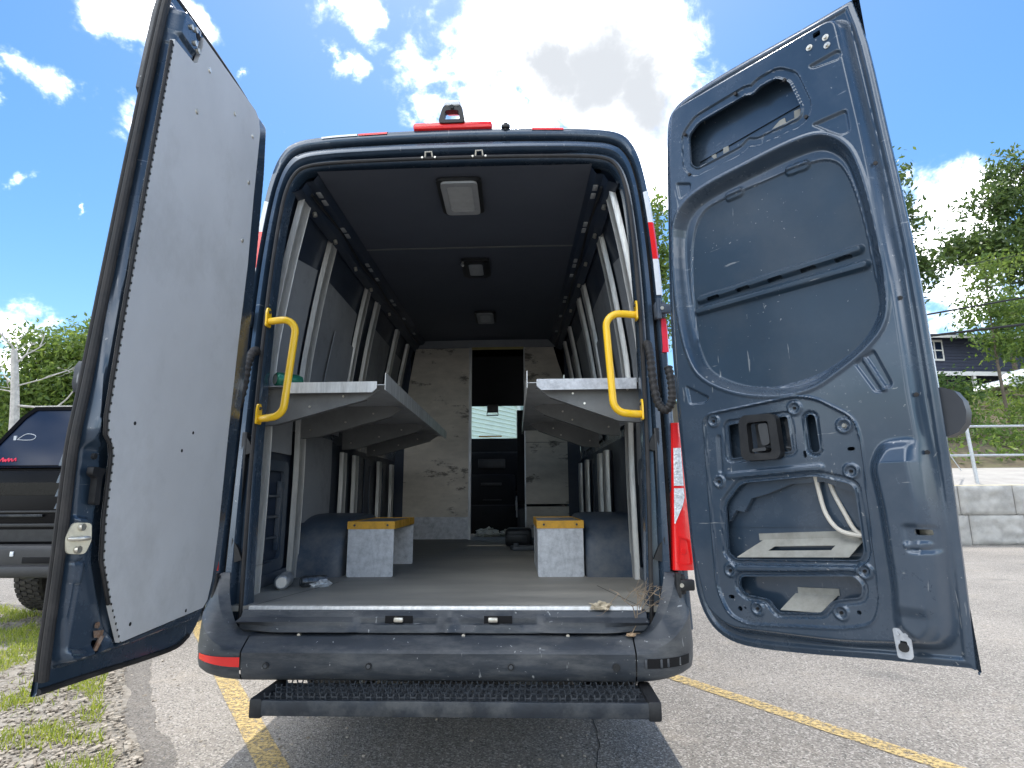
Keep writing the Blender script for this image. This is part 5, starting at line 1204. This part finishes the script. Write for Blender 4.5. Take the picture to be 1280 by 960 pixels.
# retaining wall of rough-faced blocks
m_block = mat('split_face_concrete', (.40, .39, .365), .9, 0, 0, .12, 4, .25, 25, (.22, .22, .21), .6, 2.5)
wall = empty('retaining_wall', (12, 10.85, 0)); tag(wall, 'retaining wall of large grey split faced concrete blocks below the railing', 'wall')
random.seed(5)
def block(x0, x1, z0, z1, seed):
    nx_, nz_ = 22, 12; vs = []; fs = []
    for j in range(nz_+1):
        for i in range(nx_+1):
            u, v = i/nx_, j/nz_; x = x0+(x1-x0)*u; z = z0+(z1-z0)*v
            e = min(u, 1-u)*(x1-x0); f_ = min(v, 1-v)*(z1-z0); k = ss(0, .06, min(e, f_))
            d = k*(.035+.06*abs(noise.noise((x*2.2+seed, z*3.5, 0)))+.035*noise.noise((x*7, z*9, seed)))
            vs.append((x-12, -d, z))
    for j in range(nz_):
        for i in range(nx_): a = j*(nx_+1)+i; fs.append((a, a+1, a+nx_+2, a+nx_+1))
    o = len(vs); vs += [(x0-12, .25, z0), (x1-12, .25, z0), (x1-12, .25, z1), (x0-12, .25, z1)]
    A = lambda i, j: j*(nx_+1)+i
    fs += [(A(0, nz_), A(nx_, nz_), o+2, o+3), (A(0, 0), A(0, nz_), o+3, o), (A(nx_, 0), A(nx_, nz_), o+2, o+1)]
    return vs, fs
for row, (z0, z1, off) in enumerate(((.0, .625, .35), (.635, 1.26, -.12))):
    x = 7.2+off-1
    while x < 26:
        w_ = 1.16 if row else random.choice((.68, 1.16, 1.0)); vs, fs = block(max(x, 7.2)+.008, x+w_-.008, z0, z1, x*3)
        if x+w_ > 7.4: MB().add(vs, fs).build('wall_block', m_block, wall, ang=60)
        x += w_
# railing
m_rail = mat('galvanised_rail', (.52, .54, .55), .5, .5, 0, .1, 20)
rl = empty('pipe_railing', (10.3, 11.25, 1.28)); tag(rl, 'two rail galvanised pipe railing along the top of the block wall', 'railing')
for k in range(-1, 8):
    x = k*2.0+.0
    if 10.3+x < 7.3: continue
    b = MB(); b.cyl((x, 0, 0), (x-.06, 0, 1.40), .037, 12); b.tube([(x-.06, 0, 1.40), (x-.06, 0, 1.45)], .045, 12, rs=[.045, .02]); b.build('rail_post', m_rail, rl)
for z in (.66, 1.32): b = MB(); b.cyl((-2.9, 0, z), (15, 0, z+.0), .026, 10); b.build('rail_pipe', m_rail, rl)
# house beyond
m_navy = mat('navy_siding', (.045, .055, .095), .7, 0, 0, .08, 3); m_trimw = mat('white_trim', (.75, .75, .74), .6, 0, 0, .04); m_roof = mat('grey_shingle', (.10, .10, .105), .85, 0, 0, .2, 6)
h = empty('navy_house', (30, 33, 5.0)); tag(h, 'navy blue house with white trimmed windows half hidden behind the trees', 'house'); h.rotation_euler.z = R(6)
b = MB(); b.box((-8.5, 0, 0), (9, 8, 5.6))
for k in range(0, 28): b.box((-8.52, -.03, k*.2), (9.02, 0, k*.2+.17))
b.build('house_wall', m_navy, h, smooth=False)
b = MB(); b.add([(-9.0, -.6, 5.3), (9.5, -.6, 5.3), (9.5, 4, 6.6), (-9.0, 4, 6.6), (-9.0, 8.6, 5.3), (9.5, 8.6, 5.3)], [(0, 1, 2, 3), (3, 2, 5, 4)])
b.build('house_roof', m_roof, h, smooth=False)
b = MB(); b.add([(-8.5, -1.8, 2.85), (9, -1.8, 2.85), (9, 0, 3.2), (-8.5, 0, 3.2)], [(0, 1, 2, 3)]); b.build('porch_roof', m_roof, h, smooth=False)
b = MB(); b.box((-8.6, -1.85, 2.62), (9.1, -1.78, 2.86)); b.box((-9.0, -.66, 5.18), (9.5, -.58, 5.34))
for x in (-8.3, -5, -1.5, 2, 5.5): b.box((x, -1.8, 0), (x+.16, -1.64, 2.7))
b.build('house_trim', m_trimw, h, smooth=False)
for x, z in ((-6.1, 3.25), (-2.6, .9), (.3, .9), (4, .9)):
    z_ = z+.75 if z > 3 else z
    b = MB(); b.box((x-.06, -.08, z_-.1), (x+1.06, -.035, z_+1.2)); wn = b.build('house_window', m_trimw, h, smooth=False)
    b = MB(); 
    for xa in (.06, .56): 
        for za in (.02, .58): b.box((x+xa, -.09, z_+za), (x+xa+.40, -.081, z_+za+.48))
    b.build('window_pane', m_darkglass, wn, smooth=False)
# white car on the bank top
cr_ = empty('parked_car', (23.4, 24.5, 5.35)); cr_.rotation_euler.z = R(8); tag(cr_, 'white parked car behind the shrubs below the navy house', 'car')
side = [(-2.2, .30), (-2.25, .62), (-1.9, .78), (-1.15, .90), (-.55, 1.36), (.75, 1.40), (1.5, 1.05), (2.1, .98), (2.2, .60), (2.15, .30)]
b = MB(); b.prism([(p.x, p.y) for p in cr([(a, c_, 0) for a, c_ in side], 3, True)], XZ, -.88, .88); b.build('car_body', mat('white_car_paint', (.70, .71, .72), .25, 0, .6, .03), cr_)
b = MB(); b.prism([(-.98, .93), (-.50, 1.28), (.68, 1.32), (1.25, 1.02)], XZ, -.892, .892); b.build('car_window', m_darkglass, cr_, smooth=False)
for x in (-1.4, 1.35):
    for y in (-.80, .80): b = MB(); b.cyl((x, y-.1, .32), (x, y+.1, .32), .33, 22); w_ = b.build('wheel', m_rubber, cr_); b = MB(); b.cyl((x, y-.11*(1 if y < 0 else -1), .32), (x, y, .32), .2, 16); b.build('rim', m_aluplate, w_)
# house in front of the van, seen through the windscreen
m_mint = mat('pale_vinyl_siding', (.72, .78, .72), .6, 0, 0, .03, 2)
hf = empty('pale_sided_house', (-1.75, 12.2, 0)); hf.rotation_euler.z = R(62); tag(hf, 'pale clapboard house seen through the windscreen', 'house')
b = MB(); b.box((-1.2, 0, 0), (12, 5, 6.4)); 
for k in range(50):
    z = .3+k*.12; b.add([(-1.2, -.035, z), (12, -.035, z), (12, -.004, z+.12), (-1.2, -.004, z+.12), (-1.2, .0, z), (12, .0, z)], [(0, 1, 2, 3), (0, 4, 5, 1)])
b.build('house_wall', m_mint, hf, smooth=False)
b = MB(); b.add([(-1.4, -.3, 6.2), (12.4, -.3, 6.2), (12.4, 2.5, 7.6), (-1.4, 2.5, 7.6), (-1.4, 5.3, 6.2), (12.4, 5.3, 6.2)], [(0, 1, 2, 3), (3, 2, 5, 4)]); b.build('house_roof', m_roof, hf, smooth=False)
for x, z in ((3.35, 2.95), (6.5, 2.95)):
    b = MB(); b.box((x-.12, -.09, z-.12), (x+1.22, -.03, z+1.4)); wn = b.build('house_window', m_trimw, hf, smooth=False)
    b = MB(); b.box((x+.04, -.096, z+.04), (x+.53, -.091, z+1.26)); b.box((x+.60, -.096, z+.04), (x+1.08, -.091, z+1.26)); b.build('window_pane', mat('pale_reflecting_glass', (.30, .38, .38), .1, 0, .8, .05), wn, smooth=False)

# =================================================================== VEGETATION
def leaves(mb, centers, per, lsz, spread, rng):
    C = np.repeat(centers, per, axis=0); n = len(C)
    P = C+rng.normal(size=(n, 3))*spread
    a = rng.normal(size=(n, 3)); a /= np.linalg.norm(a, axis=1)[:, None]; b_ = rng.normal(size=(n, 3)); b_[:, 2] += .0
    b_ = np.cross(a, b_); b_ /= np.linalg.norm(b_, axis=1)[:, None]
    s = lsz*rng.uniform(.6, 1.3, (n, 1))
    v0 = P-a*s; v1 = P+b_*s*.42-a*s*.1; v2 = P+a*s; v3 = P-b_*s*.42-a*s*.1
    V = np.stack([v0, v1, v2, v3], 1).reshape(-1, 3)
    o = len(mb.v); mb.v += [tuple(x) for x in V.tolist()]; mb.f += [(o+4*i, o+4*i+1, o+4*i+2, o+4*i+3) for i in range(n)]
def fastbuild(mb, name, m, parent):
    me = bpy.data.meshes.new(name); me.from_pydata(mb.v, [], mb.f); me.materials.append(m); o = bpy.data.objects.new(name, me); COL.objects.link(o); o.parent = parent; return o
def tree(name, base, trunk, blobs, label, cat='tree', m=None, nclump=60, per=26, lsz=.10, spread=.30, seed=1, group=None, tr_=.16, bark=None):
    rng = np.random.default_rng(seed); r_ = empty(name, base); B = Vector(base)
    tk = MB(); tp = cr([Vector(p)-B for p in trunk], 5); n = len(tp); tk.tube(tp, tr_, 9, rs=[tr_*(1-.72*i/(n-1)) for i in range(n)])
    cl = []
    for (c_, rad, w_) in blobs:
        k = int(nclump*w_); d = rng.normal(size=(k, 3)); d /= np.linalg.norm(d, axis=1)[:, None]; d *= (rng.uniform(0, 1, (k, 1))**.45)
        cl.append(np.array(c_)-np.array(base)+d*np.array(rad))
        # limb to the clump group
        st_ = tp[int(n*.45)+int(rng.integers(0, max(1, n//2)-1))]; e = Vector(np.array(c_)-np.array(base)); mid = st_.lerp(e, .5)+Vector((0, 0, .3))
        tk.tube(cr([st_, mid, e], 4), .05, 6, rs=[tr_*.36*(1-.09*i) for i in range(9)])
        for q in cl[-1][::4]:
            tk.tube([e, e.lerp(Vector(q), .55)+Vector((0, 0, .08)), Vector(q)], .02, 4, rs=[tr_*.12, tr_*.08, tr_*.03])
    tk.build('trunk', bark or m_bark, r_)
    lf_ = MB(); leaves(lf_, np.concatenate(cl), per, lsz, spread, rng); fastbuild(lf_, 'crown', m or m_leaf, r_)
    tag(r_, label, cat, group); return r_
m_bark = mat('grey_brown_bark', (.13, .105, .08), .9, 0, 0, .3, 12, .6, 40)
m_dead = mat('bleached_dead_wood', (.46, .44, .40), .85, 0, 0, .2, 10, .4, 30)
# left side
tree('broadleaf_tree', (-22.5, 22, 0), [(-22.5, 22, 0), (-22.3, 22.1, 3), (-22, 22, 6), (-21.8, 22, 8)], [((-21.4, 22, 7.4), (1.5, 1.5, 1.1), 1.2), ((-20.2, 22, 6.2), (1.5, 1.5, 1.5), 1.5), ((-22.6, 22, 5.6), (1.6, 1.5, 1.2), 1.2), ((-20.9, 22, 4.2), (1.8, 1.6, 1.2), 1.3), ((-18.8, 22, 7.6), (1.5, 1.5, 1.2), 1.2)], 'leafy green tree beside the dead trunk left of the van', nclump=70, per=34, lsz=.13, spread=.33, seed=2, m=m_leaf3)
tree('broadleaf_tree', (-19.2, 25, 0), [(-19.2, 25, 0), (-19.1, 25, 3), (-19, 25, 6), (-19, 25, 8.6)], [((-19.2, 25, 7.8), (2.0, 1.8, 1.6), 2), ((-20.5, 25, 5.2), (2.0, 1.8, 1.6), 1.6), ((-17.5, 25, 6), (2, 2, 2.5), 2)], 'taller green tree partly behind the left door edge', nclump=70, per=34, lsz=.14, spread=.36, seed=3)
tree('broadleaf_tree', (-27, 24, 0), [(-27, 24, 0), (-27, 24, 3), (-26.8, 24, 6)], [((-26, 24, 4.4), (2.6, 2, 1.6), 2), ((-24.6, 24, 3.4), (2.2, 2, 1.2), 2), ((-28.5, 24, 5), (2.4, 2, 2), 2)], 'low green tree at the left edge of the photo behind the pickup', nclump=70, per=34, lsz=.14, spread=.36, seed=4, m=m_leaf)
hedge = MB(); rng = np.random.default_rng(11)
cs_ = np.stack([rng.uniform(-34, -9, 700), rng.uniform(23.5, 27.5, 700), rng.uniform(.2, 3.6, 700)], 1); leaves(hedge, cs_, 26, .14, .38, rng); o = fastbuild(hedge, 'undergrowth', m_leaf2, None); o['kind'] = 'stuff'; tag(o, 'dense green undergrowth behind the pickup')
# dead trunk (bleached pole-like) with bare branches
dt = empty('dead_tree', (-13.1, 12, 0)); tag(dt, 'bleached dead tree trunk with bare branches at the left edge', 'dead tree')
b = MB(); tp = cr([(0, 0, 0), (.0, 0, 2.4), (-.12, 0, 3.6), (-.32, 0, 4.75), (-.38, 0, 5.0)], 6); b.tube(tp, .15, 10, rs=[.135-.075*i/(len(tp)-1) for i in range(len(tp))]); b.build('trunk', m_dead, dt)
b = MB(); random.seed(33)
def branch(p, d, ln, r, dep):
    p = Vector(p); d = Vector(d).normalized(); pts = [p]
    for k in range(5):
        d = (d+Vector((random.gauss(0, .2), random.gauss(0, .2), random.gauss(0, .16)))).normalized(); p = p+d*ln/5; pts.append(p)
        if dep and k in (1, 3): branch(p, d+Vector((random.gauss(0, .7), random.gauss(0, .4), random.gauss(.1, .6))), ln*.55, r*.55, dep-1)
    b.tube(pts, r, 6, rs=[r*(1-.15*i) for i in range(6)])
for p, d, ln, r in (((-.33, 0, 4.8), (.25, 0, 1), .75, .035), ((-.34, 0, 4.7), (-.5, 0, 1), .9, .03), ((-.30, 0, 4.6), (.9, .1, .55), .9, .03), ((-.2, 0, 4.1), (-1, 0, .35), 1.1, .035), ((-.12, 0, 3.5), (1, .2, .35), 2.6, .035), ((-.2, 0, 4.0), (1, .2, .2), 1.6, .02), ((-.15, 0, 3.8), (-1, .2, .2), 1.1, .02)): branch(p, d, ln, r, 2)
b.build('bare_branches', m_dead, dt)
# right side trees
gR = 5.0
tree('broadleaf_tree', (14.0, 20, 3.8), [(14.0, 20, 3.8), (14.1, 20, 7), (14.2, 20, 10), (14.3, 20, 13.5)],
     [((14.6, 20, 13.6), (1.1, 1.1, 1.3), .9), ((15.1, 20, 11.9), (1.0, 1, .8), .6), ((14.5, 20, 10.6), (1.1, 1, .9), .7), ((15.4, 20, 9.9), (1.2, 1, .7), 1.0), ((14.7, 20, 8.9), (1.0, 1, .6), .8), ((13.5, 20, 12.5), (1.4, 1.4, 2.2), 1.2)], 'tall loose leaved tree rising just right of the open right door', nclump=48, per=24, lsz=.13, spread=.28, seed=6, m=m_leaf2)
tree('broadleaf_tree', (22.4, 21, 4.4), [(22.4, 21, 4.4), (22.2, 21, 8), (21.8, 21, 11), (21.4, 21, 14.8)],
     [((21.3, 21, 14.6), (1.2, 1.2, 1.1), .9), ((20.0, 21, 13.1), (1.2, 1, .8), .8), ((21.5, 21, 12.2), (1.6, 1.4, .9), 1.2), ((19.1, 21, 11.2), (1.3, 1, .8), 1.0), ((20.7, 21, 10.5), (1.7, 1.2, .8), 1.3), ((22.8, 21, 13), (1.6, 1.4, 2), 1.6), ((17.9, 21, 11.0), (.8, .8, .4), .4), ((21.9, 21, 9.3), (1.6, 1.2, .6), .8)], 'big spreading tree with gaps of sky at the right edge of the photo', nclump=52, per=24, lsz=.135, spread=.27, seed=7, m=m_leaf2)
tree('young_tree', (17.4, 19, 3.6), [(17.4, 19, 3.6), (17.35, 19, 6), (17.4, 19, 8), (17.5, 19, 9.6)],
     [((17.4, 19, 8.9), (.8, .8, .7), .6), ((16.9, 19, 7.9), (.8, .8, .35), .5), ((18.1, 19, 7.6), (.9, .8, .6), .9), ((17.5, 19, 6.6), (.9, .7, .7), .9), ((17.9, 19, 9.6), (1.2, .8, .4), .6)], 'thin young tree standing in front of the navy house', nclump=40, per=20, lsz=.095, spread=.22, seed=8, m=m_leaf3, tr_=.06)
tree('young_tree', (20.0, 19.5, 3.8), [(20.0, 19.5, 3.8), (20.0, 19.5, 5.5), (19.9, 19.5, 7.5)],
     [((19.9, 19.5, 7.3), (.9, .8, .5), .8), ((19.2, 19.5, 6.5), (.8, .8, .5), .8), ((20.7, 19.5, 6.6), (1.0, .8, .6), 1.0), ((19.0, 19.5, 5.2), (.7, .7, .35), .5)], 'low bright green sapling right of the thin young tree', nclump=40, per=20, lsz=.10, spread=.22, seed=9, m=m_leaf3, tr_=.05)
tree('young_tree', (15.2, 18.5, 3.4), [(15.2, 18.5, 3.4), (15.2, 18.5, 4.2), (15.1, 18.5, 5.1)],
     [((14.6, 18.5, 4.9), (.8, .8, .4), .7), ((15.7, 18.5, 4.7), (.7, .7, .35), .5)], 'low sapling against the edge of the right door', nclump=36, per=20, lsz=.10, spread=.24, seed=12, m=m_leaf, tr_=.05)
tree('broadleaf_tree', (4.2, 24, 0), [(4.2, 24, 0), (4.3, 24, 5), (4.6, 24, 10), (4.8, 24, 14.5)],
     [((5.7, 24, 14.0), (1.3, 1.2, 1.6), 1.1), ((6.0, 24, 11.6), (1.4, 1.2, 1.5), 1.2), ((5.6, 24, 9), (1.6, 1.2, 1.4), 1.1), ((3, 24, 12), (2, 1.5, 3), 1.6)], 'green tree showing in the gap between the van and its right door', nclump=60, per=30, lsz=.14, spread=.3, seed=10, m=m_leaf3)
tree('broadleaf_tree', (27, 30, 5.4), [(27, 30, 5.4), (27, 30, 9), (27, 30, 12)], [((27, 30, 10.6), (2.2, 2, 1.2), 1.2), ((30, 30, 12), (3, 2, 2), 1.5)], 'far tree beside the navy house roof', nclump=50, per=22, lsz=.16, spread=.34, seed=14, m=m_leaf)
# bank shrubs as ground cover
sb = MB(); rng = np.random.default_rng(15); cs_ = []
while len(cs_) < 1150:
    x = rng.uniform(9, 30); y = rng.uniform(13.9, 24)
    if noise.noise((x*.7, y*.7, 4)) > -.12: cs_.append((x, y, terr(x, y)+abs(rng.normal(0, .26))))
leaves(sb, np.array(cs_), 24, .085, .20, rng); o = fastbuild(sb, 'bank_ground_cover', m_leaf3, None); o['kind'] = 'stuff'; tag(o, 'low leafy ground cover growing over the bank')
# far tree belt beyond everything (reads as one mass)
fb = MB(); cs_ = np.stack([rng.uniform(10, 110, 900), rng.uniform(62, 70, 900), rng.uniform(6, 13, 900)], 1); leaves(fb, cs_, 14, .5, 1.1, rng); o = fastbuild(fb, 'far_woods', m_leaf2, None); o['kind'] = 'stuff'; tag(o, 'far line of woods on the hill')
fb = MB(); cs_ = np.stack([rng.uniform(-120, 5, 1300), rng.uniform(62, 72, 1300), rng.uniform(0, 9, 1300)], 1); leaves(fb, cs_, 14, .5, 1.2, rng); o = fastbuild(fb, 'far_woods', m_leaf2, None); o['kind'] = 'stuff'; tag(o, 'far line of woods behind the lot')
# overhead cables
m_wire = mat('black_cable', (.02, .02, .022), .6)
def wire(a, c_, r, sag, label):
    a = Vector(a); c_ = Vector(c_); b = MB(); b.tube([a.lerp(c_, t)-Vector((0, 0, sag*4*t*(1-t))) for t in np.linspace(0, 1, 24)], r, 6); o = b.build('overhead_cable', m_wire, None); tag(o, label, 'cable', 'overhead cables')
wire((5, 16, 5.43), (32, 16, 9.93), .030, .02, 'upper thick black overhead cable crossing in front of the right trees')
wire((5, 16.2, 5.19), (32, 16.2, 8.24), .042, .02, 'thickest and lowest black overhead cable just above the navy house window')
wire((5, 16.4, 6.96), (32, 16.4, 11.5), .010, .02, 'thin high overhead cable in front of the white cloud')
wire((5, 16.6, 5.9), (32, 16.6, 10.9), .010, .02, 'thin overhead cable below the thin high one')
b = MB(); b.cyl((9.70, 12, 3.7), (10.30, 12, 2.12), .022, 8); gw = b.build('guy_wire_guard', mat('yellow_guard_plastic', (.75, .62, .05), .5), None); tag(gw, 'slanting yellow guy wire guard beside the right door edge', 'guy wire')
b = MB(); b.cyl((9.98, 12, 2.60), (10.52, 12, 1.62), .010, 6); b.build('guy_strand', m_rail, gw)
